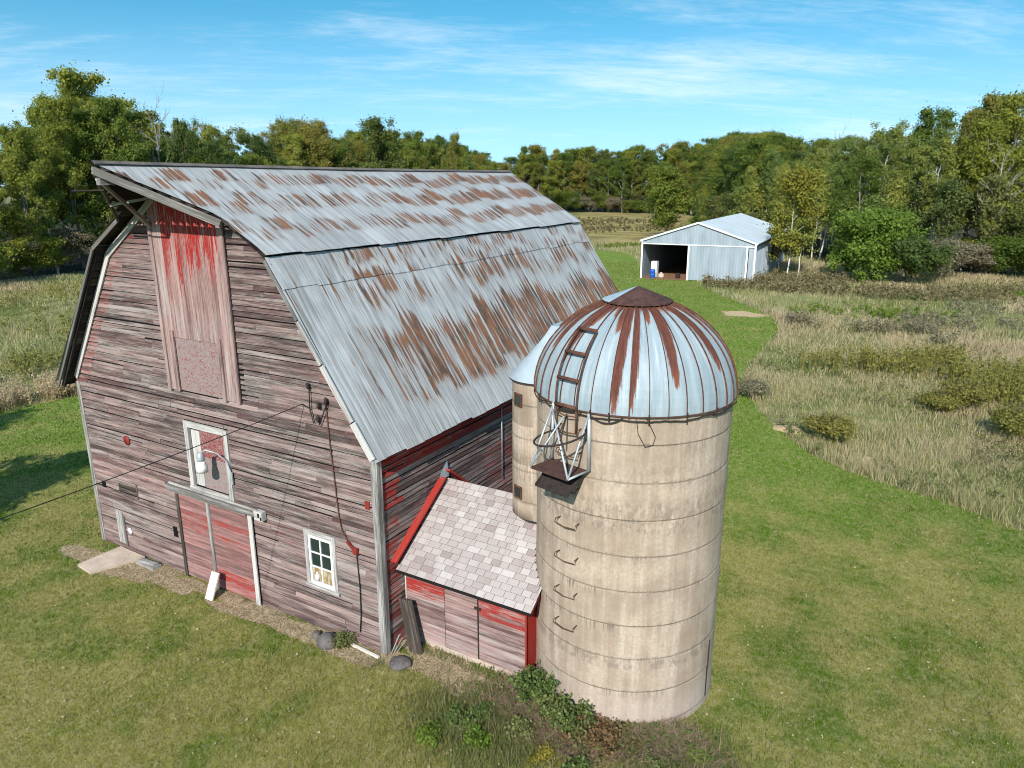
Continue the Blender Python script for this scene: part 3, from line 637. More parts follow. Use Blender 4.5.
mb=MB(); mb.box((-6.9,-.15,2.42),(3.28,0,0),(0,.11,0),(0,0,.14),(.16,0,.4,1)); mb.box((-6.85,-.165,2.40),(2.9,0,0),(0,.135,0),(0,0,.015),(.2,0,.1,1)); mb.bar((-6.75,-.13,2.62),(-3.55,-.13,2.60),.03,.05,(.6,0,.1,1))
tr=part(mb,'door_track',M['trimwood'],barn)
mb=MB(); mb.box((-3.62,-.17,2.38),(.26,0,0),(0,.13,0),(0,0,.22),(.8,0,.1,1)); tb=mb.build('end_box',M['trimwood'],tr)
mb=MB(); mb.box((-3.5,-.175,2.46),(.06,0,0),(0,.006,0),(0,0,.10)); mb.box((-3.42,-.175,2.40),(.05,0,0),(0,.006,0),(0,0,.08)); mb.build('hole',M['black'],tb)
# ---- small six pane window
mb=MB()
for o_,U_,N_ in (((-2.17,-.05,1.10),(.10,0,0),(0,0,1.36)),((-1.34,-.05,1.10),(.10,0,0),(0,0,1.36)),((-2.07,-.05,2.36),(.73,0,0),(0,0,.11)),((-2.22,-.075,1.07),(1.02,0,0),(0,0,.06))): mb.box(o_,U_,(0,.045,0),N_,(.7,0,rnd.random(),1))
sw=part(mb,'small_window',M['trimwood'],barn)
mb=MB()
for o_,U_,N_ in (((-2.06,-.04,1.14),(.055,0,0),(0,0,1.21)),((-1.405,-.04,1.14),(.055,0,0),(0,0,1.21)),((-2.0,-.04,2.29),(.59,0,0),(0,0,.06)),((-2.0,-.04,1.14),(.59,0,0),(0,0,.09)),((-1.72,-.038,1.24),(.032,0,0),(0,0,1.04)),((-2.0,-.036,1.58),(.59,0,0),(0,0,.03)),((-2.0,-.036,1.93),(.59,0,0),(0,0,.03))): mb.box(o_,U_,(0,.03,0),N_)
mb.build('sash',M['white'],sw)
for i in range(2):
    for j in range(3):
        mb=MB(); mb.box((-2.0+i*.31,-.016,1.24+j*.36),(.27,0,0),(0,.01,0),(0,0,.33)); mb.build('pane',M['amber'] if j==0 else M['pane'],sw,'pane with amber board behind it' if j==0 else None)
mb=MB(); mb.lathe([(.0,0),(.055,0),(.055,.12),(.02,.17),(.02,.2),(0,.2)],(-1.86,-.03,1.27),12); mb.build('white_jug',M['white'],sw)
# ---- slatted vent, patches
mb=MB()
for i in range(2): mb.box((-9.2,-.012,1.80+i*.14),(.78,0,0),(0,.02,0),(0,0,.11),(.1,0,.3,1))
mb.box((-8.41,-.03,1.72),(.05,0,0),(0,.025,0),(0,0,.42),(.2,0,.1,1))
part(mb,'slatted_vent',M['plank'],barn)
mb=MB(); mb.box((-10.0,-.034,1.76),(.17,0,0),(0,.02,0),(0,0,.15),(.0,0,.1,1)); part(mb,'wall_hole',M['black'],barn)
mb=MB(); mb.box((-7.0,-.036,1.02),(.16,0,0),(0,.02,0),(0,0,.28)); part(mb,'wall_hole',M['black'],barn)
mb=MB(); mb.box((-9.52,-.05,.20),(.28,0,0),(0,.03,0),(0,0,.95),(.5,0,.3,1)); mb.box((-9.22,-.05,.15),(.05,0,0),(0,.03,0),(0,0,.9),(.0,0,.3,1)); part(mb,'plank_patch',M['trimwood'],barn)
mb=MB(); mb.lathe([(0,0),(.09,0),(.09,.02),(0,.02)],(0,0,0),14); o=part(mb,'white_disc',M['white'],barn); o.location=Vector((-8.98,-.032,.66))-barn.location; o.rotation_euler=(R(90),0,0)
mb=MB(); mb.lathe([(0,0),(.13,0),(.13,.012),(0,.012)],(0,0,0),16,at=(.6,1,.3,1)); o=part(mb,'red_disc',simple('red_paint',(.20,.025,.018),.6,0,.3,.3,9),barn); o.location=Vector((-8.48,-.036,3.39))-barn.location; o.rotation_euler=(R(90),0,0)
RP=bpy.data.materials['red_paint']
mb=MB(); mb.box((-.31,-.04,3.38),(.13,0,0),(0,.015,0),(0,0,.18)); part(mb,'red_plate',RP,barn)
# ---- insulators, conduit
for x_,z_ in ((-1.62,5.80),(-1.36,5.42),(-1.40,5.12),(-1.14,5.55)):
    mb=MB(); mb.lathe([(0,0),(.03,0),(.042,.03),(.025,.05),(.042,.08),(.02,.12),(0,.12)],(x_,-.10,z_),10); mb.tube([(x_,-.0,z_-.02),(x_,-.10,z_-.02),(x_,-.10,z_+.04)],.012,5); part(mb,'insulator',M['darkiron'],barn)
mb=MB(); mb.tube([(-1.2,-.05,5.62),(-1.17,-.05,4.8),(-1.10,-.05,3.8),(-1.05,-.05,3.0),(-.98,-.05,2.70),(-.80,-.06,2.48),(-.68,-.06,2.42)],.013,8); part(mb,'conduit',M['rust'],barn)
mb=MB(); mb.tube([(-1.84,-.08,5.42),(-1.62,-.09,5.36),(-1.55,-.08,5.05),(-1.40,-.1,5.25),(-1.36,-.1,5.05),(-1.14,-.1,5.5)],.014,6); mb.tube([(-1.6,-.08,5.85),(-1.62,-.09,5.3)],.012,6); part(mb,'wiring',M['wire'],barn)
mb=MB(); mb.tube([(-.62,-.05,2.3),(-.58,-.05,1.5),(-.60,-.05,.8),(-.66,-.05,.35)],.012,6); part(mb,'drop_wire',M['wire'],barn)
mb=MB(); mb.bar((-.84,-.08,2.52),(-.62,-.08,2.33),.045,.05); mb.box((-.67,-.11,2.27),(.11,0,0),(0,.08,0),(0,0,.14)); part(mb,'junction_box',RP,barn)
mb=MB(); mb.tube([(.065,4.8,4.3),(.065,4.8,2.4)],.012,6); part(mb,'side_conduit',M['steel'],barn)
# ---- overhead wire (runs out over the yard), yard lamp
mb=MB(); a=V3(-1.84,-.09,5.42); b=V3(-1.65,-19,6.1)
mb.tube([a+(b-a)*k/24-V3(0,0,4*.42*(k/24)*(1-k/24)) for k in range(25)],.008,6,cap=True)
tag(part(mb,'overhead_cable',M['wire'],empty('t')) if False else mb.build('overhead_cable',M['wire']),'thin black overhead cable strung from the front of the barn','cable')
yl=empty('yard_lamp',(-4.72,-.02,3.26),0,'white barn lamp on a curved arm in front of the upper window','lamp')
mb=MB(); mb.lathe([(0,.05),(.08,.05),(.135,.03),(.13,.16),(.09,.27),(.08,.30),(.0,.30)],(-.20,-.42,.10),18); mb.build('lamp_shade',M['white'],yl)
mb=MB(); mb.lathe([(0,.0),(.08,.0),(.09,.05),(.08,.16),(.05,.21),(0,.22)],(-.20,-.42,.40),16); mb.build('lamp_housing',M['steel'],yl)
mb=MB(); mb.tube([(-.20,-.42,.58),(-.02,-.40,.70),(.16,-.25,.60),(.28,-.10,.38),(.34,-.05,.05),(.34,-.04,-.15)],.017,8); mb.box((.30,-.075,-.2),(.08,0,0),(0,.03,0),(0,0,.3)); mb.build('arm',M['steel'],yl)

# ================================================================== FEED SHED between barn and silo
SX,SY,SR=4.582,2.179,1.814; SH=6.171
shed=empty('feed_shed',(1.6,.72,0),0,'small red board shed with pale shingle roof between barn and silo','shed')
YF=.72; RY,RZ=2.32,3.28; EY,EZ=.36,1.90; SLP=(RZ-EZ)/(RY-EY)
def shed_panel(a,b,zt,name,redtop,cat=None):
    mb=MB(); z=.14
    while z<zt:
        h=min(.088,zt-z); g=.45
        if z>1.18: g=redtop+.07
        if z<.5: g=.30
        mb.box((a,YF-.022,z),(b-a,0,0),(0,.02,0),(0,0,h-.004),(min(1,max(0,rnd.gauss(.58,.15)+(.2 if z<.5 else 0))),g+rnd.uniform(-.06,.08),rnd.random(),1)); z+=h
    return part(mb,name,M['shedwood'],shed)
ztop=EZ+(YF-EY)*SLP-.10
shed_panel(.07,1.10,ztop,'front_wall',.84); shed_panel(1.115,1.94,ztop-.01,'door',.60); shed_panel(1.975,3.08,ztop,'front_wall',.80)
mb=MB(); mb.box((.07,YF,.0),(3.05,0,0),(0,.03,0),(0,0,ztop)); part(mb,'backing',M['black'],shed)
mb=MB(); mb.box((.08,YF-.01,-.05),(2.98,0,0),(0,.06,0),(0,0,.185),(.8,0,.3,1)); part(mb,'sill',M['slab'],shed)
mb=MB(); mb.box((.055,YF-.03,.12),(.03,0,0),(0,.03,0),(0,0,ztop-.15),(1,0,.2,1)); part(mb,'corner_board',M['trimwood'],shed)
mb=MB(); mb.box((3.085,YF-.04,.0),(.035,0,0),(0,.42,0),(0,0,ztop+.02),(.6,.97,.2,1)); part(mb,'corner_board',M['redwood'],shed,'bright red corner board')
mb=MB(); mb.box((1.945,YF-.035,.2),(.025,0,0),(0,.03,0),(0,0,1.55)); mb.box((1.88,YF-.05,1.35),(.16,0,0),(0,.03,0),(0,0,.05)); part(mb,'hinge_strap',M['darkiron'],shed)
# shingled roof; right edge follows the silo's curve
def xmax(y):
    dy=abs(y-SY); e=3.40
    if dy<SR+.02: e=min(e,SX-math.sqrt(max(0,(SR+.02)**2-dy**2))+ (0 if dy<SR else 0))
    return e
mb=MB(); ns=17
for side in (1,-1):
    dirv=V3(0,-1,-SLP) if side>0 else V3(0,1,-SLP); dl=nrm(dirv); nv=nrm(V3(0,-SLP,1) if side>0 else V3(0,SLP,1)); Ls=(RY-EY)*math.sqrt(1+SLP**2); ex=Ls/ns
    for i in range(ns):
        p0=V3(0,RY,RZ)+dl*(i*ex); y=p0[1]+dl[1]*ex/2; xm=xmax(y+dl[1]*ex*.3); x=.10+ (rnd.random()*.2-.33)
        while x<xm:
            w_=rnd.choice([.20,.25,.25,.30]); a=max(.10,x); b=min(xm,x+w_); x+=w_
            if b-a<.02: continue
            t=rnd.random(); t=t*.4+.35 if rnd.random()<.6 else t
            q=lambda xx,s,h:V3(xx,p0[1],p0[2])+dl*s+nv*h
            h0=.006+rnd.uniform(0,.002); h1=.018+rnd.uniform(0,.004); at=(t,0,rnd.random(),1)
            P=[q(a+.004,-.02,h0),q(b-.004,-.02,h0),q(b-.004,ex,h1),q(a+.004,ex,h1)]
            mb.poly(P if side>0 else P[::-1],None,at)
            B2=[q(a+.004,ex,h1),q(b-.004,ex,h1),q(b-.004,ex,0),q(a+.004,ex,0)]; mb.poly(B2 if side>0 else B2[::-1],None,(0,0,0,1),1)
    # deck below
    k=12
    for i in range(k):
        s0,s1=Ls*i/k,Ls*(i+1)/k; a=V3(0,RY,RZ)+dl*s0; b=V3(0,RY,RZ)+dl*s1; xa,xb=xmax(a[1]),xmax(b[1])
        P=[V3(.08,a[1],a[2]),V3(xa,a[1],a[2]),V3(xb,b[1],b[2]),V3(.08,b[1],b[2])]
        mb.poly(P if side>0 else P[::-1],None,(0,0,0,1),1); P2=[p-nv*.05 for p in P]; mb.poly(P2[::-1] if side>0 else P2,None,(0,0,0,1),1)
        mb.poly([P[1],P2[1],P2[2],P[2]],None,(.4,.9,0,1),1); mb.poly([P[0],P[3],P2[3],P2[0]],None,(.4,.9,0,1),1)
    e=V3(0,RY,RZ)+dl*Ls
    mb.box((.08,e[1]-(.02 if side>0 else 0),e[2]-.055),(xmax(e[1])-.08,0,0),(0,.02,0),(0,0,.065),(0,0,0,1),1)
part(mb,'shingle_roof',[M['shingle'],M['darkwood']],shed)
mb=MB()
mb.bar((.075,.30,2.10),(.075,RY-.16,RZ+.09),.05,.21,(.7,.97,.2,1),up=(1,0,0)); mb.bar((.075,RY-.0,RZ+.22),(.075,3.05,2.92),.05,.21,(.7,.97,.6,1),up=(1,0,0))
part(mb,'red_flashing_board',M['redwood'],shed)
mb=MB(); mb.poly([(.05,RY-.25,RZ+.02),(.05,RY+.12,RZ+.02),(.05,RY+.06,RZ+.42),(.05,RY-.2,RZ+.2)],None); mb.poly([(.06,RY-.25,RZ+.02),(.06,RY+.12,RZ+.02),(.06,RY+.06,RZ+.42),(.06,RY-.2,RZ+.2)][::1],None); part(mb,'sheet_flashing',M['bluesheet'],shed)

# ================================================================== SILO
silo=empty('concrete_silo',(SX,SY,0),0,'tall tan concrete silo with pale blue rust streaked metal dome','silo')
mb=MB(); prof_=[(SR+.015,-.3)]
js=[.80+.69*k for k in range(8)]
z=.0; prof_.append((SR+.015,0.))
for k,j in enumerate(js):
    o_=.012*math.sin(k*2.4); o2=.006*math.sin((k+1)*2.4); o_=.006*math.sin(k*2.4)
    prof_+= [(SR+o_,j-.10),(SR+o_,j-.035),(SR+o_,j-.018),(SR-.005,j-.006),(SR-.005,j+.004),(SR+o2,j+.016),(SR+o2,j+.03),(SR+o2,j+.10)]
prof_.append((SR,SH-.05)); prof_.append((SR,SH)); prof_.append((SR-.12,SH))
mb.lathe(prof_,(0,0,0),96); wall=mb.build('silo_wall',M['concrete'],silo)
mb=MB(); mb.tube([((SR+.018)*math.cos(R(-4.5-dx)),(SR+.018)*math.sin(R(-4.5-dx)),zz_) and (((SR+.012)*math.cos(R(-4.5-dx)),(SR+.012)*math.sin(R(-4.5-dx)),zz_)) for zz_,dx in ((1.38,0),(1.1,.2),(.82,-.1),(.78,.6),(.5,.7),(.15,1.0))],.016,5); mb.build('wall_crack',M['darkiron'],wall)
# dome: 36 gores
DH=1.70; DR=SR+.05; NG=36; A0=R(-81)
RUST={0:(.93,.05),1:(.40,.3),-1:(.22,.6),-2:(.5,.85),-3:(.74,.35),-4:(.30,.3),-5:(.55,.6),-6:(.62,.5),-7:(.3,.5),2:(.12,.5),3:(.84,.55),4:(.10,.4),5:(.3,.9),6:(.86,.45),7:(.25,.5),8:(.5,.5),9:(.2,.5)}
RUST={0:(1.02,.22),1:(1.0,.04),2:(.22,.3),3:(.80,.5),4:(.10,.1),5:(.08,.9),6:(.74,.80),7:(.16,.1),8:(.35,.5),-1:(.34,.7),-2:(.16,.9),-3:(.30,.1),-4:(.66,.45),-5:(.14,.9),-6:(.58,.5),-7:(.42,.3),-8:(.2,.5)}
mb=MB(); NV=14; tmin=math.acos(.60/DR)
def dp(a,t,rr=0): return V3((DR*math.cos(t)+rr*math.cos(t))*math.cos(a),(DR*math.cos(t)+rr*math.cos(t))*math.sin(a),SH-.02+(DH+rr)*math.sin(t))
ts=np.linspace(0,tmin,NV+1)
for k in range(NG):
    kk=(k+18)%36-18; ru=RUST.get(kk,(.1+.3*rnd.random(),rnd.random())); sd=rnd.random()
    for s in range(3):
        a=A0+2*math.pi*(k+s/3)/NG; b=A0+2*math.pi*(k+(s+1)/3)/NG
        # gores are nearly flat sheets: chord across the gore
        for i in range(NV):
            fl=lambda q_:-.006*(1 if q_ in(1,2) else 0)
            mb.poly([dp(a,ts[i],fl(s)),dp(b,ts[i],fl(s+1)),dp(b,ts[i+1],fl(s+1)),dp(a,ts[i+1],fl(s))],
                    [(k+s/3,i/NV),(k+(s+1)/3,i/NV),(k+(s+1)/3,(i+1)/NV),(k+s/3,(i+1)/NV)],(ru[0],ru[1],sd,1),0,False)
    a=A0+2*math.pi*k/NG
    pts=[dp(a,t,.012) for t in np.linspace(-.01,tmin,12)]
    wide=rnd.choice([.005,.007,.010]) if kk not in (1,) else .022
    for i in range(11):
        d=nrm(pts[i+1]-pts[i]); ra=nrm(V3(math.cos(a),math.sin(a),.6)); mb.bar(pts[i]-d*.002,pts[i+1],wide,.03,(.3,0,0,1),1,up=ra)
for i in range(72):
    a=2*math.pi*i/72; b=2*math.pi*(i+1)/72; mb.bar(dp(a,0,.010)+V3(0,0,-.0),dp(b,0,.010),.014,.018,(.3,0,0,1),1)
dome=mb.build('dome_roof',[M['dome'],M['rust']],silo)
mb=MB(); n_=24
apex=V3(0,0,8.06)
for k in range(n_):
    a,b=2*math.pi*k/n_,2*math.pi*(k+1)/n_; P=lambda q_,r_,z_:V3(r_*math.cos(q_),r_*math.sin(q_),z_)
    pale= 150<((math.degrees((a+b)/2))%360)<235
    mb.poly([P(a,.64,7.81),P(b,.64,7.81),apex],None,(0,0,0,1),1 if pale else 0); mb.poly([P(a,.64,7.81),P(a,.64,7.785),P(b,.64,7.785),P(b,.64,7.81)],None,(0,0,0,1),0); mb.poly([P(b,.52,7.785),P(a,.52,7.785),P(a,.64,7.785),P(b,.64,7.785)][::-1],None)
mb.build('dome_cap',[M['cap'],M['bluesheet']],dome)
# clips at the rim
for k in range(36):
    a=A0+2*math.pi*k/NG; p=dp(a,0,.03)
    if k not in (0,2,4,6,33,35,31): continue
    mb=MB(); mb.bar(p+V3(0,0,.05),p+V3(0,0,-.10-.05*rnd.random()),.022,.02); mb.build('rim_clip',M['darkiron'],silo)
mb=MB()
a0=R(-118); pts=[]
for k in range(60):
    a=R(-150+k*2.7); pts.append(V3((SR+.06)*math.cos(a),(SR+.06)*math.sin(a),SH-.06-.03*abs(math.sin(k*.35))-.02*rnd.random()))
mb.tube(pts,.012,5); 
for ac,wd,dp_ in ((-83,9,.12),(-15,10,.06)):
    mb.tube([V3((SR+.05)*math.cos(R(ac+q_*wd)),(SR+.05)*math.sin(R(ac+q_*wd)),SH-.05-dp_*(1-q_*q_)) for q_ in np.linspace(-1,1,11)],.014,5)
mb.tube([V3((SR+.02)*math.cos(R(a_)),(SR+.02)*math.sin(R(a_)),z_) for a_,z_ in ((-67,6.1),(-66,5.85),(-62,5.62),(-58,5.66),(-57,5.8),(-60,6.0),(-62,6.12))],.007,5)
mb.build('rim_cable',M['darkiron'],silo)
# rungs
def cyl(a,r,z): return V3(r*math.cos(R(a)),r*math.sin(R(a)),z)
for z in (1.90,2.58,3.29,3.97,4.66,5.32,5.75,6.05):
    mb=MB(); zz_=z
    mb.tube([cyl(-111,SR-.02,zz_+.06),cyl(-111,SR+.12,zz_+.06),cyl(-111,SR+.14,zz_),cyl(-104,SR+.16,zz_-.01),cyl(-97.3,SR+.14,zz_),cyl(-97.3,SR+.12,zz_+.06),cyl(-97.3,SR-.02,zz_+.06)],.011,6); mb.build('rung',M['rust'],silo)
# dome ladder
mb=MB()
def dl_(a,t): return dp(R(a),t,.09)
for aa,bb in ((-111.5,-115),(-98,-98)):
    mb.tube([dl_(aa+(bb-aa)*k/8,.0+.80*k/8) for k in range(9)],.016,6); mb.tube([dl_(aa,0),cyl(aa,SR+.14,5.75)],.016,6)
lad=mb.build('dome_ladder',M['rust'],silo)
for k in range(4):
    t=.03+.255*k; a_=-111.5-3.5*t/.8; mb=MB(); mb.tube([dp(R(a_),t,.10),dp(R(-98),t,.10)],.032,7); mb.build('ladder_rung',M['rust'],lad)
# platform with hoop and rods
rad=lambda a:V3(math.cos(R(a)),math.sin(R(a)),0)
er=rad(-104); et=V3(-er[1],er[0],0); zc=5.08
base_=er*(SR+.02)+V3(0,0,zc)
pf_=empty('landing_platform'); pf_.parent=silo
mb=MB(); mb.box(base_-et*.42,et*.84,er*.56,(0,0,.03)); mb.build('deck_plate',M['cap'],pf_)
mb=MB(); mb.box(base_-et*.36+V3(0,0,-.05)+er*.10,et*.74,er*.40+V3(0,0,-.28),nrm(er*.5+V3(0,0,.9))*.02); mb.bar(base_+er*.1-et*.35,base_+er*.5-et*.35+V3(0,0,-.3),.03,.03); mb.build('drop_hatch',M['darkiron'],pf_)
inn=lambda s,z:base_+et*s+V3(0,0,z); outp=lambda s,z:base_+et*s+er*.55+V3(0,0,z)
mb=MB()
for a,b,r_ in ((inn(-.42,.03),inn(-.40,1.08),.028),(inn(.42,.03),inn(.40,1.05),.034),(outp(-.42,.03),inn(-.05,.95)+er*.10,.016),(outp(.42,.03),inn(-.40,.98)+er*.03,.02),(outp(-.42,.03),inn(-.40,1.05),.018),(outp(.42,.03),inn(.42,.03),.02),(outp(.42,.03),inn(.40,1.05),.018)): mb.tube([a,b],r_,7)
mb.build('support_rod',M['steel'],pf_)
mb=MB(); hc=er*(SR+.30)+V3(0,0,5.70)
mb.tube([hc+et*.46*math.cos(q_)+er*.42*math.sin(q_)+V3(0,0,.12*math.cos(q_+.6)) for q_ in np.linspace(0,2*math.pi,29)],.018,6,cap=False); mb.tube([inn(-.05,.95)+er*.05,inn(.2,.65)+er*.5],.014,6); mb.build('safety_hoop',M['darkiron'],pf_)
# chute on the barn side
mb=MB(); cc=V3(2.66-SX,-.05,0); RC=.61; z0_,z1_=3.20,6.14
arc=[R(a) for a in np.linspace(78,282,25)]
def ch(a,r_,z): return cc+V3(r_*math.cos(a),r_*math.sin(a),z)
zs=[z0_,3.56,3.57,3.58,4.37,4.38,4.39,5.2,5.21,5.22,z1_]
for i in range(len(zs)-1):
    for k in range(24):
        d0=-.008 if abs(zs[i]-3.57)<.002 or abs(zs[i]-4.38)<.002 or abs(zs[i]-5.21)<.002 else 0; d1=-.008 if abs(zs[i+1]-3.57)<.002 or abs(zs[i+1]-4.38)<.002 or abs(zs[i+1]-5.21)<.002 else 0
        mb.poly([ch(arc[k],RC+d0,zs[i]),ch(arc[k+1],RC+d0,zs[i]),ch(arc[k+1],RC+d1,zs[i+1]),ch(arc[k],RC+d1,zs[i+1])],[(arc[k]*2,zs[i]),(arc[k+1]*2,zs[i]),(arc[k+1]*2,zs[i+1]),(arc[k]*2,zs[i+1])],(.5,0,0,1),0,True)
for s in (0,24):
    a=ch(arc[s],RC,0); mb.poly([a+V3(0,0,z0_),a+V3(.75,0,z0_),a+V3(.75,0,z1_),a+V3(0,0,z1_)] if s==24 else [a+V3(0,0,z0_),a+V3(0,0,z1_),a+V3(.75,0,z1_),a+V3(.75,0,z0_)],[(0,0),(.7,0),(.7,3),(0,3)],(.5,0,0,1))
mb.poly([ch(a,RC,z0_) for a in arc][::-1],None)
chute=mb.build('chute',M['concrete'],silo)
mb=MB()
topc=V3(3.08-SX,-.05,7.27)
for k in range(24):
    f=lambda a:topc+V3(0,.46*math.sin(a),0)
    mb.poly([ch(arc[k],RC+.05,z1_-.02),ch(arc[k+1],RC+.05,z1_-.02),f(arc[k+1]),f(arc[k])],[(0,0)]*4,(.5,0,0,1),0,False)
    mb.poly([ch(arc[k],RC+.05,z1_-.05),ch(arc[k+1],RC+.05,z1_-.05),ch(arc[k+1],RC+.05,z1_-.02),ch(arc[k],RC+.05,z1_-.02)],[(0,0)]*4,(.5,0,0,1),1,False)
for s in (0,24):
    a=ch(arc[s],RC+.05,z1_-.02); b=topc+V3(0,.46*math.sin(arc[s]),0); mb.poly([a,a+V3(.65,0,0),b+V3(.4,0,0),b],None)
mb.poly([topc+V3(0,-.46,0),topc+V3(.4,-.46,0),topc+V3(.4,.46,0),topc+V3(0,.46,0)],None)
cr=mb.build('chute_roof',[M['bluesheet'],M['darkiron']],chute)
for z in (3.75,5.72):
    a=R(-113); mb=MB(); d=V3(math.cos(a),math.sin(a),0); e=V3(-d[1],d[0],0); o_=cc+d*(RC-.03)-e*.12+V3(0,0,z-.13)
    for u_,v_,U_,Vv in ((-.0,0,.24,.03),(0,.24,.24,.03)): mb.box(o_+e*u_+V3(0,0,v_),e*U_,d*.05,(0,0,Vv))
    for u_ in (0,.21): mb.box(o_+e*u_+V3(0,0,.03),e*.03,d*.05,(0,0,.21))
    wn=mb.build('chute_window',M['rust'],chute); mb=MB(); mb.box(o_+e*.03+V3(0,0,.03),e*.18,d*.035,(0,0,.21)); mb.build('pane',M['pane'],wn)

# ================================================================== GROUND
def sheet(name, pts, z, mat, cut=None):
    me=bpy.data.meshes.new(name); me.from_pydata([(x,y,z) for x,y in pts],[],[list(range(len(pts)))]); me.materials.append(mat)
    o=bpy.data.objects.new(name,me); COL.objects.link(o); o['kind']='structure'; return o
def smooth_poly(pts, it=2):
    pts=[np.array(p,float) for p in pts]
    for _ in range(it):
        q=[]
        for a,b in zip(pts,pts[1:]+pts[:1]): q+=[a*.75+b*.25,a*.25+b*.75]
        pts=q
    return pts
sheet('ground',[(-2500,-2500),(2500,-2500),(2500,2500),(-2500,2500)],-.012,M['g_meadow'])
LAWN=smooth_poly([(60,-60),(45,2),(18,11.5),(12.38,13.84),(10.23,15.15),(7.12,16.26),(5.0,18.6),(2.9,22.3),(1.05,26.8),(.5,33),(.42,39.7),(-.9,46.2),(-4.4,51),(-9.2,57.5),(-11.5,61.5),(-13,66),(-19,66),(-24,78),(-31,91),(-38,90.5),(-33,70),(-26,42),(-24.8,22),(-25.6,12),(-26.0,6),(-26.2,2),(-31,-12),(-34,-60)],2)
sheet('lawn',LAWN,-.004,M['g_lawn'])
FIELD=[gpt(560,251),gpt(645,251),(-38,118),gpt(690,214),gpt(560,212),(-75,150)]
sheet('far_field',[(-44,108),(-36,104),(-30,130),(-50,200),(-66,222),(-92,222),(-95,210),(-66,150)],-.006,M['g_field'])
WOOD=[(70,72),(18,87),(10,86),(-1,86),(-8,95),(-22,110),(-34,140),(-48,190),(-64,221),(-98,223),(-104,200),(-88,120),(-80,60),(-76,28),(-78,0),(-90,-40),(-400,-100),(-400,600),(300,600),(300,40)]
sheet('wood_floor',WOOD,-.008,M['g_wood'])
def blob(cx,cy,rx,ry,rot,n=28,seed=0,rough=.28):
    r_=random.Random(seed); ph=[r_.uniform(0,6.3) for _ in range(4)]; out=[]
    for k in range(n):
        a=2*math.pi*k/n; q_=1+rough*(math.sin(2*a+ph[0])*.5+math.sin(3*a+ph[1])*.4+math.sin(5*a+ph[2])*.35+math.sin(9*a+ph[3])*.2)
        x,y=rx*q_*math.cos(a),ry*q_*math.sin(a); c_,s_=math.cos(rot),math.sin(rot); out.append((cx+x*c_-y*s_,cy+x*s_+y*c_))
    return out
STRAW=[blob(-8.7,-.62,1.75,.62,.1,seed=1,rough=.4),blob(-6.4,-.42,1.2,.30,0,seed=2,rough=.45),blob(-2.6,-.36,1.9,.34,.05,seed=3,rough=.45),blob(-.3,-.22,1.0,.38,.2,seed=4,rough=.4),blob(1.4,.28,1.4,.42,-.15,seed=5,rough=.4),blob(-4.3,-.22,1.4,.2,0,seed=6,rough=.4)]
for i,b in enumerate(STRAW): sheet('bare_straw_ground',b,.001+.0015*i,M['g_straw'])
sheet('bare_earth_patch',blob(-3.5,46.6,1.7,1.3,.3,seed=9),.002,M['sand'])
sheet('bare_earth_apron',blob(-16.2,64.3,2.6,1.2,.07,seed=10,rough=.1),.004,simple('red_earth',(.22,.12,.07),.95,0,.1,.3,2))

# ---- point-in-polygon
def inpoly(P,poly):
    poly=np.array(poly); x,y=P[:,0],P[:,1]; r=np.zeros(len(P),bool); j=len(poly)-1
    for i in range(len(poly)):
        xi,yi=poly[i]; xj,yj=poly[j]
        c=((yi>y)!=(yj>y))&(x<(xj-xi)*(y-yi)/(yj-yi+1e-12)+xi); r^=c; j=i
    return r
def built(P,m=.0):
    x,y=P[:,0],P[:,1]
    b=(x>-WB-m)&(x<m)&(y>-m)&(y<LB+m); b|=(x>-.1)&(x<3.15+m)&(y>YF-m)&(y<4.1)
    b|=np.hypot(x-SX,y-SY)<SR+m
    th=R(4); dx,dy=x+18.4,y-63.7; u=dx*math.cos(th)+dy*math.sin(th); v=-dx*math.sin(th)+dy*math.cos(th)
    b|=(u>-.2)&(u<11.8)&(v>-.15)&(v<24.3); return b
def scatter(n,d0,d1,pw=0.):
    """points on the ground over the wedge in front of the camera; density ~ 1/d^(2-pw)"""
    d=d0*(d1/d0)**rng.random(n) if pw==0 else (d0**pw+(d1**pw-d0**pw)*rng.random(n))**(1/pw)
    a=yaw+math.pi/2+R(1)*rng.uniform(-52,52,n)
    return CAM[:2]+np.stack([d*np.cos(a),d*np.sin(a)],-1)
def vnoise(P,s,seed=0):
    r_=np.random.default_rng(seed); k=r_.normal(0,1,(7,2))*s; ph=r_.uniform(0,6.3,7); return np.sin(P@k.T+ph).mean(1)*1.6
def blades(P,h,w,lean,name,mat,z0=0.,parent=None,curve=True):
    """single tapering blades; h,w,lean arrays"""
    n=len(P); a=rng.uniform(0,2*math.pi,n); la=rng.uniform(0,2*math.pi,n)
    B=np.zeros((n,3)); B[:,:2]=P; B[:,2]=z0
    s=np.stack([np.cos(a),np.sin(a),np.zeros(n)],-1)*w[:,None]/2; l=np.stack([np.cos(la),np.sin(la),np.zeros(n)],-1)*(lean*h)[:,None]; u=np.zeros((n,3)); u[:,2]=h
    if curve:
        v=np.stack([B-s,B+s,B+s*.8+u*.6+l*.35,B-s*.8+u*.6+l*.35,B+u+l],1).reshape(-1,3); i=np.arange(n)*5
        q=np.concatenate([np.stack([i,i+1,i+2],-1),np.stack([i,i+2,i+3],-1),np.stack([i+3,i+2,i+4],-1)])
    else:
        v=np.stack([B-s,B+s,B+u+l],1).reshape(-1,3); i=np.arange(n)*3; q=np.stack([i,i+1,i+2],-1)
    return tri_mesh(name,v,q,mat,parent)
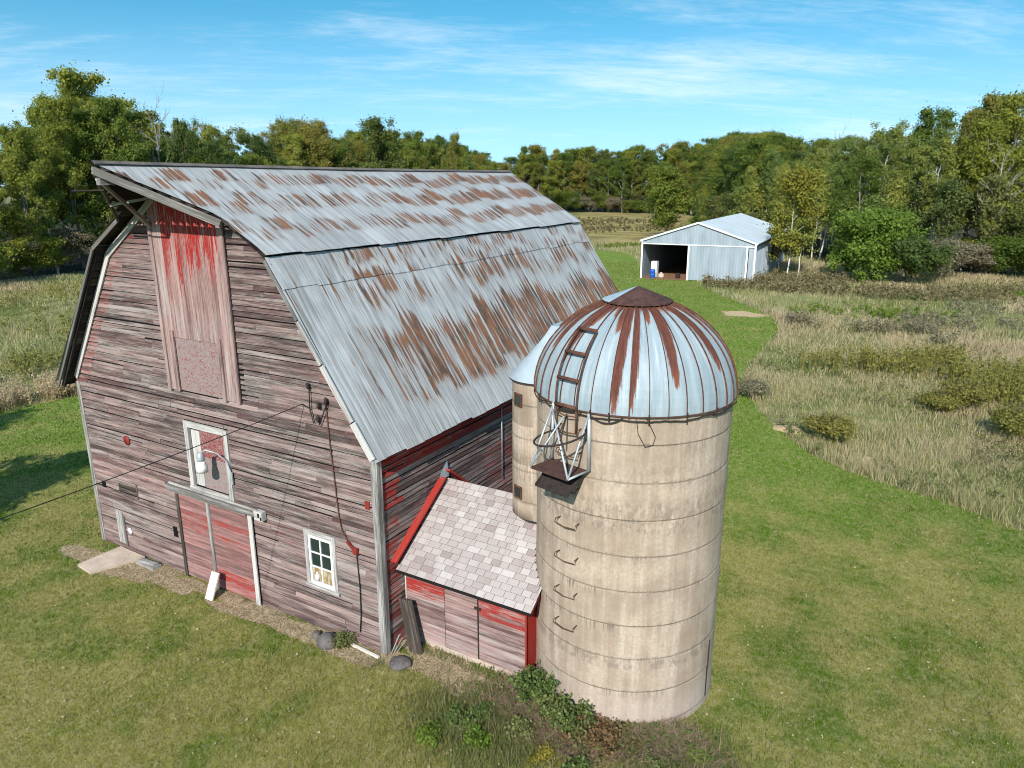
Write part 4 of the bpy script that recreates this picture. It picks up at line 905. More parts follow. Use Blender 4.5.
# ---- lawn
P=scatter(1180000,6.5,95); P=P[inpoly(P,LAWN)&~built(P,.02)]
bare=np.zeros(len(P),bool)
for b in STRAW: bare|=inpoly(P,b)
P=P[~(bare&(rng.random(len(P))<.80))]; P=P[np.hypot(P[:,0]+3.5,P[:,1]-46.6)>1.35]
d=np.linalg.norm(P-CAM[:2],axis=1); k=vnoise(P,.9,3)+vnoise(P,3.,4)*.6
h=(.035+.022*rng.random(len(P))+.02*np.clip(k,0,1))*(d/14)**.35; wd=.010*(d/12)
tag(blades(P,h,wd,rng.uniform(.2,1.1,len(P)),'lawn_grass',M['b_lawn'],-.004,None,False),'short mown lawn grass around the barn and along the lane','grass',kind='stuff')
# ---- straw litter on the bare strips
P=scatter(190000,10,24); bare=np.zeros(len(P),bool); Pj=P+rng.normal(size=P.shape)*.16
for b in STRAW: bare|=inpoly(Pj,b)
P=P[bare&~built(P,.03)]
tag(blades(P,rng.uniform(.02,.07,len(P)),rng.uniform(.008,.02,len(P)),rng.uniform(.8,3.,len(P)),'straw_litter',M['drygrass'],0,None,False),'dry straw litter along the foot of the barn','straw',kind='stuff')
# ---- meadow
def not_lawn(P): return ~inpoly(P,LAWN)&~built(P,.1)
P=scatter(640000,20,125); P=P[not_lawn(P+rng.normal(size=P.shape)*.13)&~built(P,.1)&~inpoly(P,WOOD)]
P=P[P[:,1]>-30]; d=np.linalg.norm(P-CAM[:2],axis=1)
f1=vnoise(P,.35,11)+.5*vnoise(P,1.1,12); keep=rng.random(len(P))<np.clip(.72+.6*f1,.22,1); P=P[keep]; d=d[keep]; f1=f1[keep]
far=(P[:,0]<-30)&(P[:,1]>80)
h=np.clip(.36+.22*f1,.10,.8)*rng.uniform(.6,1.25,len(P)); wd=.017*(d/24)
dry=(vnoise(P,.22,21)+.35*rng.normal(size=len(P)))>.0
tag(blades(P[~dry],h[~dry],wd[~dry],rng.uniform(.15,.8,(~dry).sum()),'meadow_grass',M['tallgrass'],-.01),'tall pale unmown meadow grass around the lawn','grass',kind='stuff')
tag(blades(P[dry],h[dry]*1.05,wd[dry],rng.uniform(.15,.8,dry.sum()),'dry_meadow_grass',M['drygrass'],-.01),'tall dry tan meadow grass in patches','grass',kind='stuff')

# ================================================================== PLANTS
def leaf_cloud(C, rad, per, size, rg, squash=.8, up=.3, outward=.95, ctr=None):
    """leaf quads in clumps: C (m,3) clump centres, rad (m,), returns verts, faces"""
    m=len(C); n=m*per; ci=np.repeat(np.arange(m),per)
    dirs=rg.normal(size=(n,3)); dirs/=np.linalg.norm(dirs,axis=1)[:,None]
    rr=np.where(rg.random(n)<.35,np.abs(rg.normal(size=n))*.75,rg.random(n)**.5); pos=C[ci]+dirs*(rad[ci]*rr)[:,None]*np.array([1,1,squash])
    nn=dirs*outward+rg.normal(size=(n,3))*.6; nn[:,2]+=up; 
    nn/=np.linalg.norm(nn,axis=1)[:,None]
    t=np.cross(nn,rg.normal(size=(n,3))); t/=np.linalg.norm(t,axis=1)[:,None]; b=np.cross(nn,t)
    s=(size*rg.uniform(.5,1.35,n)*rg.uniform(.75,1.25,m)[ci])[:,None]; e=rg.uniform(.45,.8,n)[:,None]; fold=nn*s*.18
    v=np.stack([pos-t*s*.5,pos+b*s*e*.5-fold,pos+t*s*.5,pos-b*s*e*.5-fold],1).reshape(-1,3)
    i=np.arange(n)*4; q=np.stack([i,i+1,i+2,i+3],-1); return v,q
def limbs(rg_, H, spread, n1, r0, crown0, droop=0., levels=2, lean=0., top=.55):
    """returns tubes [(pts,radii)] and tip points"""
    T=[];tips=[]
    pts=[V3(0,0,-.2)]; x=y=0.
    for k in range(1,9):
        x+=rg_.gauss(0,.012*H)+lean*H/8; y+=rg_.gauss(0,.012*H); pts.append(V3(x,y,H*.93*k/8))
    rad=[r0*(1.25 if k==0 else 1)*(1-.9*k/8) for k in range(9)]; T.append((pts,rad)); tips.append(pts[-1])
    for i in range(n1):
        f=crown0+(1-crown0)*(i+.5)/n1*.95; k=f*8; a=int(min(7,k)); base=pts[a]+(pts[a+1]-pts[a])*(k-a)
        az=i*2.4+rg_.uniform(-.6,.6); L=spread*(1-top*max(0,(f-crown0)/(1-crown0))**1.5)*rg_.uniform(.65,1.1); el=R(rg_.uniform(15,50))+ .5*(f-crown0)
        d=V3(math.cos(az)*math.cos(el),math.sin(az)*math.cos(el),math.sin(el)); p=[base]; 
        for s in range(1,5):
            d=nrm(d+V3(rg_.gauss(0,.16),rg_.gauss(0,.16),rg_.gauss(.05,.1)-droop)); p.append(p[-1]+d*L/4)
        rb=max(.02,r0*(1-.85*f)*(.55 if levels<8 else .8)); T.append((p,[rb*(1-.85*s/4) for s in range(5)])); tips.append(p[-1]); tips.append(p[3]); 
        for j in range(levels):
            s=1+j%3; q0=p[s]+(p[s+1]-p[s])*rg_.random() if s<4 else p[4]; dd=nrm((p[4]-p[0])+V3(rg_.gauss(0,1),rg_.gauss(0,1),rg_.gauss(.3,.6))*L*.55); l2=L*rg_.uniform(.3,.5)
            pp=[q0,q0+dd*l2*.5,nrm(dd+V3(rg_.gauss(0,.3),rg_.gauss(0,.3),.2))*l2*.5+q0+dd*l2*.5]; T.append((pp,[rb*.5,rb*.33,rb*.1])); tips.append(pp[-1])
            if j<3: tips.append(pp[1])
    return T,tips
def make_tree(name, label, cat, group, seed, H, spread, n1, r0, crown0, leaf, bark, size, per, clump, levels=3, lean=0., keep=1., droop=0., top=.55, crownname='crown'):
    rg_=random.Random(seed); rg=np.random.default_rng(seed)
    root=empty(name,(0,0,0),0,label,cat,group)
    T,tips=limbs(rg_,H,spread,n1,r0,crown0,droop,levels,lean,top)
    mb=MB()
    for p,r in T: mb.tube(p,r,6 if r[0]>.05 else 4,cap=False)
    mb.build('trunk',bark,root)
    if leaf:
        C=np.array([t for t in tips if rg_.random()<keep]); C=C+rg.normal(size=C.shape)*clump*.25
        extra=C[rg.integers(0,len(C),len(C)//3)]+rg.normal(size=(len(C)//3,3))*clump*.8; C=np.concatenate([C,extra]); C[:,2]=np.minimum(C[:,2],H-.2); C[:,2]=np.maximum(C[:,2],.5)
        rad=clump*rg.uniform(.6,1.2,len(C)); v,q=leaf_cloud(C,rad,per,size,rg)
        tri_mesh(crownname,v,q,leaf,root)
    return root
def kids(o): return [c for c in COL.objects if c.parent is o]
KID={}
def place(proto, first, loc, rz, sc_, label=None, group=None, cat=None):
    """first use moves the prototype itself, later uses copy it and each of its parts"""
    if first: o=proto
    else:
        o=proto.copy(); COL.objects.link(o)
        for ch in KID[proto.name]:
            c=ch.copy(); COL.objects.link(c); c.parent=o
    o.location=loc; o.rotation_euler=(0,0,rz); o.scale=sc_
    if label: o['label']=label
    if group: o['group']=group
    elif 'group' in o.keys(): del o['group']
    if cat: o['category']=cat
    return o
class Stock:
    def __init__(s): s.p={}; s.used=set()
    def add(s,key,root): s.p[key]=root; KID[root.name]=kids(root); root['h']=0
    def put(s,key,*a,**k):
        f=key not in s.used; s.used.add(key); return place(s.p[key],f,*a,**k)
ST=Stock(); HT={}
def stock(key,**k):
    r=make_tree(seed=hash_(key),**k); ST.add(key,r); del r['h']; HT[key]=k['H']*1.08
def hash_(s): return sum((i+3)*ord(c) for i,c in enumerate(s))
for i in range(4): stock('oak%d'%i,name='broadleaf_tree',label='x',cat='tree',group=None,H=18,spread=6.2,n1=15,r0=.32,crown0=.16,leaf=M['oak'],bark=M['bark'],size=.26,per=150,clump=1.0)
for i in range(4): stock('aspen%d'%i,name='aspen_tree',label='x',cat='tree',group=None,H=19,spread=2.9+.5*(i%2),n1=18,r0=.15,crown0=.20+.12*(i%2),leaf=M['aspen'],bark=M['palebark'],size=.22,per=110,clump=.75,top=.85,keep=.82)
for i in range(2): stock('turn%d'%i,name='broadleaf_tree',label='x',cat='tree',group=None,H=17,spread=5.2,n1=14,r0=.26,crown0=.16,leaf=M['rust_leaf'],bark=M['bark'],size=.25,per=150,clump=.95)
for i in range(2): stock('dark%d'%i,name='broadleaf_tree',label='x',cat='tree',group=None,H=17,spread=5.0,n1=16,r0=.28,crown0=.10,leaf=M['darkleaf'],bark=M['darkbark'],size=.25,per=150,clump=.95)
for i in range(2): stock('sap%d'%i,name='sapling_tree',label='x',cat='tree',group=None,H=8,spread=1.8,n1=11,r0=.075,crown0=.34,leaf=M['aspen'] if i else M['turnsap'],bark=M['palebark'],size=.22,per=50,clump=.75)
for i in range(2): stock('bush%d'%i,name='shrub',label='x',cat='shrub',group=None,H=3.4,spread=2.5,n1=13,r0=.06,crown0=.05,leaf=M['oak'] if i==0 else M['greyleaf'],bark=M['darkbark'],size=.15,per=170,clump=.75)
for i in range(2): stock('big%d'%i,name='shrub',label='x',cat='shrub',group=None,H=5.4,spread=3.9,n1=18,r0=.08,crown0=.04,leaf=M['oak'] if i==0 else M['rust_leaf'],bark=M['darkbark'],size=.21,per=190,clump=1.0)
for i in range(2): stock('bare%d'%i,name='bare_tree',label='x',cat='tree',group=None,H=18,spread=5.5,n1=14,r0=.22,crown0=.35,leaf=None,bark=M['bark'] if i==0 else M['deadbark'],size=.3,per=1,clump=1,levels=8)

SKY=[(-200,140),(-60,135),(0,122),(35,116),(52,92),(80,79),(105,84),(130,84),(150,100),(172,112),(190,114),(200,128),(250,128),(300,122),(340,128),(430,136),(470,150),(490,156),(505,154),(520,150),(560,146),(600,150),(650,148),(700,143),(740,138),(800,140),(830,134),(860,132),(900,120),(930,112),(960,104),(1000,106),(1024,98),(1100,92),(1300,92)]
SK=np.array(SKY,float)
def top_h(x,y):
    px,py=proj((x,y,8)); 
    if (np.array([x,y])-CAM[:2])@FW[:2]<1: px=-200
    s=np.interp(px,SK[:,0],SK[:,1]); dep=(V3(x,y,8)-CAM)@FW
    return CAM[2]+(182-s)/726.83*dep, px
tr=random.Random(5)
def walk(poly,step):
    out=[]; 
    for a,b in zip(poly[:-1],poly[1:]):
        a,b=np.array(a,float),np.array(b,float); L=np.linalg.norm(b-a); n=max(1,int(L/step))
        for k in range(n): out.append((a+(b-a)*(k/n),nrm(b-a)))
    return out
EDGE_R=[(60,66),(34,74),(26,80),(18,86),(9,88),(0,90),(-8,97),(-19,112),(-30,138),(-42,180),(-56,214)]
EDGE_C=[(-60,221),(-138,226)]
EDGE_L=[(-138,222),(-112,190),(-100,160),(-92,130),(-86,90),(-82,60),(-77,36),(-74,22),(-74,6),(-80,-22),(-92,-45)]
G_R='trees of the wood right of and behind the metal shed'; G_C='trees along the far edge of the field'; G_L='trees of the wood left of and behind the barn'
LAB={'oak':'olive green broadleaf tree','aspen':'slender pale trunked olive tree','turn':'broadleaf tree turning yellow brown','dark':'dark green full crowned tree','sap':'thin young sapling','bare':'leafless tree'}
ntree=0
for edge,grp,where,mixk,sgn in ((EDGE_R,G_R,'in the wood right of the grey metal shed',['aspen','aspen','aspen','aspen','oak','aspen','turn'],1),(EDGE_C,G_C,'along the far edge of the field',['oak','dark','turn','oak','oak'],1),(EDGE_L,G_L,'in the wood behind and left of the barn',['oak','oak','dark','turn','oak','aspen'],1)):
    for row in range(4):
        for p,dv in walk(edge,(3.7 if grp==G_R else 5.0)+row*(.8 if grp==G_R else 1.0)):
            nv=V3(-dv[1],dv[0]); nv=nv if grp!=G_L else nv   # points away from the clearing
            out=np.array([dv[1],-dv[0]]); c=np.array([-30.,90.])
            if (p-c)@out<0: out=-out
            q=p+out*(row*5.2+tr.uniform(-1.8,1.8))+dv*tr.uniform(-1.8,1.8)
            th_,px=top_h(*q)
            if px<(-330 if row<2 else -90) or px>(1250 if row<2 else 1120): continue
            kind=tr.choice(mixk); 
            if grp==G_R and q[1]>120: kind=tr.choice(['oak','turn','oak','dark','aspen'])
            n_={'oak':4,'aspen':4,'turn':2,'dark':2}[kind]; key=kind+str(tr.randrange(n_))
            Hh=th_*((tr.uniform(.82,1.02) if grp==G_R else tr.uniform(.70,.95)) if row==0 else tr.uniform(.90,1.10)); s=Hh/HT[key]; wx=s*tr.uniform(.85,1.15)
            if grp!=G_R or q[1]>120: wx*=.95
            ST.put(key,(q[0],q[1],-.01),tr.uniform(0,6.28),(wx,wx*tr.uniform(.9,1.1),s),LAB[kind]+' '+where,grp); ntree+=1
# special trees
def special(key,u,v_top,dist,label,wid=1.,z=None,rz=0.,cat='tree'):
    d=FW[:2]/np.linalg.norm(FW[:2])*dist+RT[:2]*((u-512)/726.83*dist*math.cos(pit)*1.0); P_=CAM[:2]+d
    for _ in range(3):
        px,_y=proj((P_[0],P_[1],9)); P_=P_+RT[:2]*((u-px)/726.83*dist)
    dep=(V3(P_[0],P_[1],9)-CAM)@FW; H_=CAM[2]+(182-v_top)/726.83*dep; s=H_/HT[key]
    return ST.put(key,(P_[0],P_[1],-.01),rz,(s*wid,s*wid,s),label,None,cat)
special('oak1',74,90,88,'tallest spreading oak with a lopsided crown at the upper left',.78,rz=1)
special('oak2',128,93,91,'big round crowned oak just right of the tallest left oak',.72,rz=2.2)
special('oak0',20,118,80,'bright leafed broad oak at the left edge of the photo',.85,rz=.4)
special('bare0',163,86,95,'leafless grey tree rising above the crowns behind the barn gable',.75,rz=1.5)
special('dark0',186,112,92,'narrow dark tree right of the leafless tree behind the barn roof',.55,rz=0)
special('dark1',388,111,118,'large dark round crowned tree rising behind the middle of the barn roof',1.02,rz=.9)
special('turn0',453,129,125,'small oval tree standing clear right of the round dark tree',.5,rz=2)
special('bare0',835,118,112,'leafless grey tree showing above the wood right of the shed',.6,rz=.3)
special('bare1',1000,135,80,'pale dead white branched tree at the right edge of the wood',.8,rz=2.1)
# young trees, bushes at the foot of the wood
for p,dv in walk(EDGE_R,1.9):
    out=np.array([-dv[1],dv[0]]); 
    if (p-np.array([-30.,90.]))@out>0: out=-out
    q=p+out*tr.uniform(-1,3.5)+dv*tr.uniform(-1,1); px,_=proj((q[0],q[1],2))
    if px<560 or px>1110 or (q[1]>150 and tr.random()<.5): continue
    if built(np.array([q]),1.5)[0]: continue
    key=tr.choice(['sap0','sap1','sap1','bush0','sap1','sap0']); s=tr.uniform(.6,1.15)
    if key[:3]=='sap': ST.put(key,(q[0],q[1],-.01),tr.uniform(0,6.28),(s*1.1,s*1.1,s*tr.uniform(.9,1.3)),'thin young sapling at the foot of the wood right of the shed','saplings at the foot of the right hand wood')
    else: ST.put(key,(q[0],q[1],-.01),tr.uniform(0,6.28),(s*1.2,s*1.2,s*.9),'scrubby understory shrub at the foot of the wood right of the shed','shrubs at the foot of the right hand wood',cat='shrub')
for edge in (EDGE_C,EDGE_L):
    for p,dv in walk(edge,4.4):
        out=np.array([-dv[1],dv[0]]); 
        if (p-np.array([-30.,90.]))@out>0: out=-out
        q=p+out*tr.uniform(-1,4); px,_=proj((q[0],q[1],2))
        if px<-60 or px>1000 or (q-CAM[:2])@FW[:2]<5: continue
        key=tr.choice(['big0','big1','big0','bush1']); s=tr.uniform(.55,1.0)*(1.3 if key=='bush1' else 1)
        if edge is EDGE_C: ST.put(key,(q[0],q[1],-.01),tr.uniform(0,6.28),(s*1.4,s*1.4,s*1.2),'low bush along the far edge of the field','bushes along the far edge of the field',cat='shrub')
        else: ST.put(key,(q[0],q[1],-.01),tr.uniform(0,6.28),(s*1.4,s*1.4,s*1.2),'undergrowth bush at the foot of the wood left of the barn','bushes at the foot of the left hand wood',cat='shrub')
# big bright bush, neighbours
def own(name,label,cat,u,v,H,spread,leaf,bark,size,per,clump,n1=16,crown0=.05,seed=1,r0=.07,wid=1.,levels=3,P_=None):
    P_=gpt(u,v) if P_ is None else P_; r=make_tree(name,label,cat,None,seed,H,spread,n1,r0,crown0,leaf,bark,size,per,clump,levels); r.location=(P_[0],P_[1],-.01); r.rotation_euler=(0,0,seed); r.scale=(wid,wid,1); return r
own('round_bush','large bright green rounded bush in front of the wood right of the shed','bush',872,283,6.4,4.6,M['bright'],M['darkbark'],.30,150,1.25,22,.04,31)
own('round_bush','dark leaved lower bush against the right side of the bright round bush','bush',905,285,4.2,3.4,M['darkleaf'],M['darkbark'],.26,110,1.0,16,.04,32)
own('twiggy_bush','greyish purple twiggy bush right of the bright round bush','bush',940,281,3.8,2.6,M['greyleaf'],M['bark'],.18,40,.8,18,.05,33,levels=6)
own('birch_tree','small yellow green birch at the right rear corner of the metal shed','tree',786,279,11.2,3.0,M['yellow'],M['palebark'],.26,60,.9,16,.22,34,.09)
own('birch_tree','thin twin birch leaning beside the yellow green birch','tree',797,278,8.5,2.0,M['aspen'],M['palebark'],.22,30,.7,12,.3,35,.07)
own('vine_shrub','pinkish seeded vine hanging over the rear corner of the metal shed','shrub',777,272,4.4,1.9,M['brownleaf'],M['bark'],.20,60,.6,12,.2,36,.04)
own('shadow_spruce','dark conifer growing in the field beside the left side of the metal shed','tree',668,236,9.,3.4,M['oak'],M['bark'],.35,90,1.1,14,.06,37,.12) if False else None
own('broadleaf_tree','leafy tree standing in the field behind the left roof edge of the metal shed','tree',668,240,12,4.2,M['oak'],M['bark'],.36,95,1.2,16,.06,38,.15)
# ---- brush rows of the meadow: tall weeds, seed heads
def weeds(name,poly_list,n,h,leaf,label,cat,lsize=.09,stalk=True,per=26,seed=3,lod=True):
    rg=np.random.default_rng(seed); P=[]
    for (a,b,wid) in poly_list:
        a,b=np.array(a),np.array(b); L=np.linalg.norm(b-a); m=int(n*L); t=rg.random(m); dv=(b-a)/L; nv=np.array([-dv[1],dv[0]])
        P.append(a+np.outer(t,b-a)+np.outer(rg.normal(size=m)*wid*.5,nv))
    P=np.concatenate(P); P=P[not_lawn(P)]; P=P[(vnoise(P,.9,seed)+vnoise(P,2.6,seed+1)*.7+rg.normal(size=len(P))*.3)>-.35]; m=len(P); hh=h*rg.uniform(.55,1.15,m)
    C=np.zeros((m,3)); C[:,:2]=P; C[:,2]=hh*.66
    v,q=leaf_cloud(C,hh*.38,per,lsize,rg,1.1,.5,.3)
    st=np.zeros((m,3)); st[:,:2]=P; w_=.02; s=np.stack([np.full(m,w_),np.zeros(m),np.zeros(m)],-1); u=np.zeros((m,3)); u[:,2]=hh
    v2=np.stack([st-s,st+s,st+u+s*.3,st+u-s*.3],1).reshape(-1,3); i=np.arange(m)*4+len(v); q2=np.stack([i,i+1,i+2,i+3],-1)
    return tag(tri_mesh(name,np.concatenate([v,v2]),np.concatenate([q,q2]),leaf),label,cat,kind='stuff')
G=gpt
weeds('goldenrod',[(G(800,372),G(880,371),1.1),(G(860,372),G(960,381),1.3),(G(950,382),G(1070,394),1.6),(G(905,366),G(960,368),.7)],26,1.3,M['goldenrod'],'row of dark olive goldenrod weeds crossing the meadow','weeds',.13,seed=5)
weeds('goldenrod_patch',[(G(955,402),G(1060,412),1.7),(G(985,396),G(1050,400),1.3)],34,1.3,M['goldenrod'],'second shorter goldenrod patch nearer the right edge of the meadow','weeds',.12,seed=6)
weeds('brown_brush',[(G(690,287),G(790,293),2.0),(G(780,292),G(905,300),2.6),(G(740,283),G(850,287),2.0),(G(900,300),G(1050,300),3.2)],13,1.25,M['brownleaf'],'band of brown seedy brush in front of the shed and the wood','brush',.20,seed=7)
weeds('grey_brush',[(G(785,325),G(840,330),1.0),(G(830,330),G(940,337),1.0),(G(900,325),G(1040,335),3.0),(G(930,350),G(960,352),1.5),(G(950,312),G(1040,318),4.0)],16,1.0,M['greyleaf'],'strips of greyish low brush in the middle of the meadow','brush',.15,seed=8)
weeds('green_brush',[(G(790,312),G(960,322),2.5),(G(960,290),G(1050,300),3.),(G(600,248),G(650,247),3.0)],12,.7,M['bright'],'patches of fresh green low growth in the meadow and field','brush',.16,seed=9)
weeds('dark_field_weeds',[(G(560,222),G(675,223),16.0),(G(560,229),G(675,230),9.0)],12,.6,M['brownleaf'],'dark brown band of dead weeds in the far field','weeds',.5,per=10,seed=10)
weeds('left_meadow_weeds',[(G(0,330),G(75,320),9.0),(G(0,300),G(75,300),9.0),(G(0,370),G(70,365),3.0)],20,.95,M['goldenrod'],'olive weeds in the rough ground left of the barn','weeds',.14,seed=13)
weeds('left_dry_edge',[((-26.2,3.0),(-26.6,9.5),1.6),((-27.5,3.0),(-28,11),2.0)],70,.8,M['drygrass'],'dry pale weeds along the lawn edge left of the barn','weeds',.10,per=22,seed=14)
def speckle(name,n,h,leaf,lsize,per,label,seed,thr):
    rg=np.random.default_rng(seed); P=scatter(n*6,20,90); P=P[not_lawn(P)&~inpoly(P,WOOD)&(P[:,1]>-10)]; P=P[(vnoise(P,.5,seed)+vnoise(P,1.7,seed+3)*.6)>thr][:n]; m=len(P); hh=h*rg.uniform(.4,1.2,m)
    C=np.zeros((m,3)); C[:,:2]=P; C[:,2]=hh*.6; v,q=leaf_cloud(C,hh*.45,per,lsize,rg,1.2,.5,.3); tag(tri_mesh(name,v,q,leaf),label,'weeds',kind='stuff')
speckle('meadow_weeds',2600,.55,M['weed'],.10,16,'fresh green weeds sprinkled through the meadow grass',61,.15)
speckle('dead_weed_stalks',900,.7,M['brownleaf'],.09,14,'dark brown dead weed stalks sprinkled through the meadow',62,.25)
speckle('yellow_flowers',160,.6,M['yellow'],.10,6,'small yellow flower heads dotted over the meadow',63,.3)
for i,(x_,y_) in enumerate(((12,83),(16,82.5),(19.5,81),(23,79),(26,77),(29.5,75),(8,85),(14,86),(21,83),(25,81))): ST.put('bush%d'%(0 if i%4 else 1),(x_,y_,-.01),i*1.3,(1.4,1.4,.9+.2*(i%3)),'scrubby understory shrub at the foot of the wood right of the shed','shrubs at the foot of the right hand wood',cat='shrub')
for i,(u,v,H_,sp,lab) in enumerate(((828,441,1.0,1.1,'low dark bush alone in the pale meadow beyond the lawn edge'),(1012,441,1.25,1.3,'low dark bush at the right edge of the meadow'),(965,411,1.2,1.3,'dark low bush at the left end of the second goldenrod patch'),(938,413,.9,.9,'small dark bush left of the goldenrod patch'),(752,398,.5,.4,'thin brown shrub at the meadow edge beside the silo'))):
    own('low_bush',lab,'bush',u,v,H_*.9,sp*.85,M['goldenrod'] if i!=4 else M['greyleaf'],M['darkbark'],.09,70,.36,14,.05,50+i,.03)
for i,(P_,lab) in enumerate(((gpt(788,430),'small pale sandy ant mound near the lawn edge beyond the silo'),(gpt(867,463),'pale sandy ant mound in the long grass at the lawn edge'))):
    mb=MB(); 
    prof_=[(.55,-.05),(.42,.05),(.25,.12),(.10,.155),(0,.16)]; mb.lathe(prof_,(0,0,0),22); o=tag(mb.build('sand_mound',M['sand']),lab,'mound'); o.location=(P_[0],P_[1],0); o.scale=(1.2,1.,1.0); 
    for vv in o.data.vertices: vv.co*=1+.10*math.sin(vv.co.x*9+i)+.06*math.sin(vv.co.y*17)
# ---- weeds at the foot of the silo
def weed_plant(x,y,H_,leaf,label,group,seed,spread=.35,n=14,size=.07,per=26):
    rg_=random.Random(seed); rg=np.random.default_rng(seed); root=empty('leafy_weed',(x,y,0),0,label,'weed',group); mb=MB(); tips=[]
    for i in range(n):
        az=rg_.uniform(0,6.28); L=H_*rg_.uniform(.5,1.05); p=[V3(rg_.gauss(0,.05),rg_.gauss(0,.05),-.01)]; d=nrm(V3(math.cos(az)*spread,math.sin(az)*spread,.9))
        for s in range(4): d=nrm(d+V3(rg_.gauss(0,.15),rg_.gauss(0,.15),-.05)); p.append(p[-1]+d*L/4); tips.append(p[-1]); 
        mb.tube(p,[.008,.007,.006,.004,.002],4,cap=False)
    mb.build('stem',M['bark'] ,root); C=np.array(tips); v,q=leaf_cloud(C,np.full(len(C),.13),per,size,rg,.8,.6,.3); tri_mesh('leaves',v,q,leaf,root); return root
wl=[(3.5,.35,.95,'weed','tall green weed against the red corner board of the small shed',.4,26,.085),(4.15,.05,.75,'weed','leafy green weed in front of the left foot of the silo',.5,22,.085),(4.55,-.05,.95,'weed','green and red vine sprawling up the foot of the silo',.55,24,.09),(5.0,-.10,.75,'redleaf','reddish drooping vine at the front of the silo foot',.8,16,.09),(5.45,.02,.45,'redleaf','small reddish creeper right of the silo vine',.8,12,.08),
    (2.55,-.9,.35,'weed','low green weed clump left of the brambles in front of the shed',.9,20,.08),(3.15,-1.15,.40,'bright','brighter green weed clump nearest the bottom edge of the photo',.9,20,.08),(2.3,-1.5,.3,'bright','light green broad weed at the lower left of the weed bed',.9,16,.09),(4.4,-.95,.28,'yellow','bright yellow green weed among the brown brambles',.4,5,.06),(5.05,-.95,.38,'weed','green weed just right of the yellow green weed',.7,14,.08),(3.75,-.55,.4,'weed','green weed between the shed corner and the brambles',.8,16,.08),(2.9,-.5,.3,'weed','low weed clump in front of the shed door',.9,16,.075),(-1.0,-.25,.4,'weed','grass tuft beside the dark rock at the barn corner',.5,14,.06),(6.3,-.2,.35,'weed','low green clump at the right front of the silo',.9,18,.07),(6.75,.5,.3,'bright','pale green clump beside the right foot of the silo',.9,18,.07)]
for i,(x,y,H_,lf,lab,sp,n_,sz) in enumerate(wl): weed_plant(x,y,H_*.74,M[lf],lab,None,200+i,sp,int(n_*1.4),sz*.72)
# bramble mat (stuff) and long grass at the foot
c_=[(gpt(575,735),.55,.30),(gpt(650,742),.55,.22),(gpt(530,705),.35,.25),(gpt(610,712),.45,.2)]
P=np.concatenate([np.stack([rng.normal(c[0],a,4200),rng.normal(c[1],b,4200)],-1) for c,a,b in c_]); P=P[~built(P,.03)]
tag(blades(P,rng.uniform(.05,.26,len(P)),rng.uniform(.008,.017,len(P)),rng.uniform(.8,3.2,len(P)),'dead_brambles',M['bramble'],0),'tangle of dead brown brambles in front of the silo','brambles',kind='stuff')
P=np.concatenate([np.stack([rng.normal(3.0,.8,9000),rng.normal(-.9,.5,9000)],-1),np.stack([rng.normal(6.6,.55,4500),rng.normal(.2,.6,4500)],-1),np.stack([rng.uniform(.4,3.1,420),rng.uniform(.40,.7,420)],-1)]); P=P[~built(P,.02)]
tag(blades(P,rng.uniform(.05,.17,len(P)),rng.uniform(.008,.015,len(P)),rng.uniform(.2,1.2,len(P)),'long_grass',M['weed'],0),'longer unmown grass in front of the shed and silo','grass',kind='stuff')
P=scatter(26000,9,22); P=P[(P[:,1]<1.5)&inpoly(P,LAWN)&~built(P,.02)&(vnoise(P,1.6,40)>.35)]
tag(blades(P,rng.uniform(.05,.11,len(P)),rng.uniform(.010,.016,len(P)),rng.uniform(.3,1.4,len(P)),'lawn_tufts',M['weed'],0),'coarser green tufts scattered through the front lawn','grass',kind='stuff')

P=scatter(2600,9,40); P=P[inpoly(P,LAWN)&~built(P,.05)]; rgl=np.random.default_rng(90)
C=np.zeros((len(P),3)); C[:,:2]=P; C[:,2]=.05; v,q=leaf_cloud(C,np.full(len(P),.02),1,.055,rgl,.3,1.5,.1); tag(tri_mesh('fallen_leaves',v,q,M['drygrass']),'pale fallen leaves dotted over the lawn','leaves',kind='stuff')
P=np.concatenate([np.stack([rng.normal(c[0],a*1.2,200),rng.normal(c[1],b*1.3,200)],-1) for c,a,b in c_]+[np.stack([rng.normal(2.9,.8,260),rng.normal(-.9,.4,260)],-1)]); P=P[~built(P,.03)]
tag(blades(P,rng.uniform(.14,.36,len(P)),rng.uniform(.006,.012,len(P)),rng.uniform(.1,.9,len(P)),'dead_stems',M['bramble'],0),'dead standing weed stems in front of the silo and shed','stems',kind='stuff')
C=np.zeros((900,3)); c0=np.array([c for c,a,b in c_]); k_=rgl.integers(0,4,900); C[:,:2]=c0[k_]+rgl.normal(size=(900,2))*np.array([.55,.3]); C[:,2]=rgl.uniform(.03,.22,900); C=C[~built(C,.06)]; v,q=leaf_cloud(C,np.full(len(C),.10),9,.045,rgl,.7,.8,.3); tag(tri_mesh('ground_creeper',v,q,M['weed']),'low leafy creeper tangled through the dead brambles','creeper',kind='stuff')
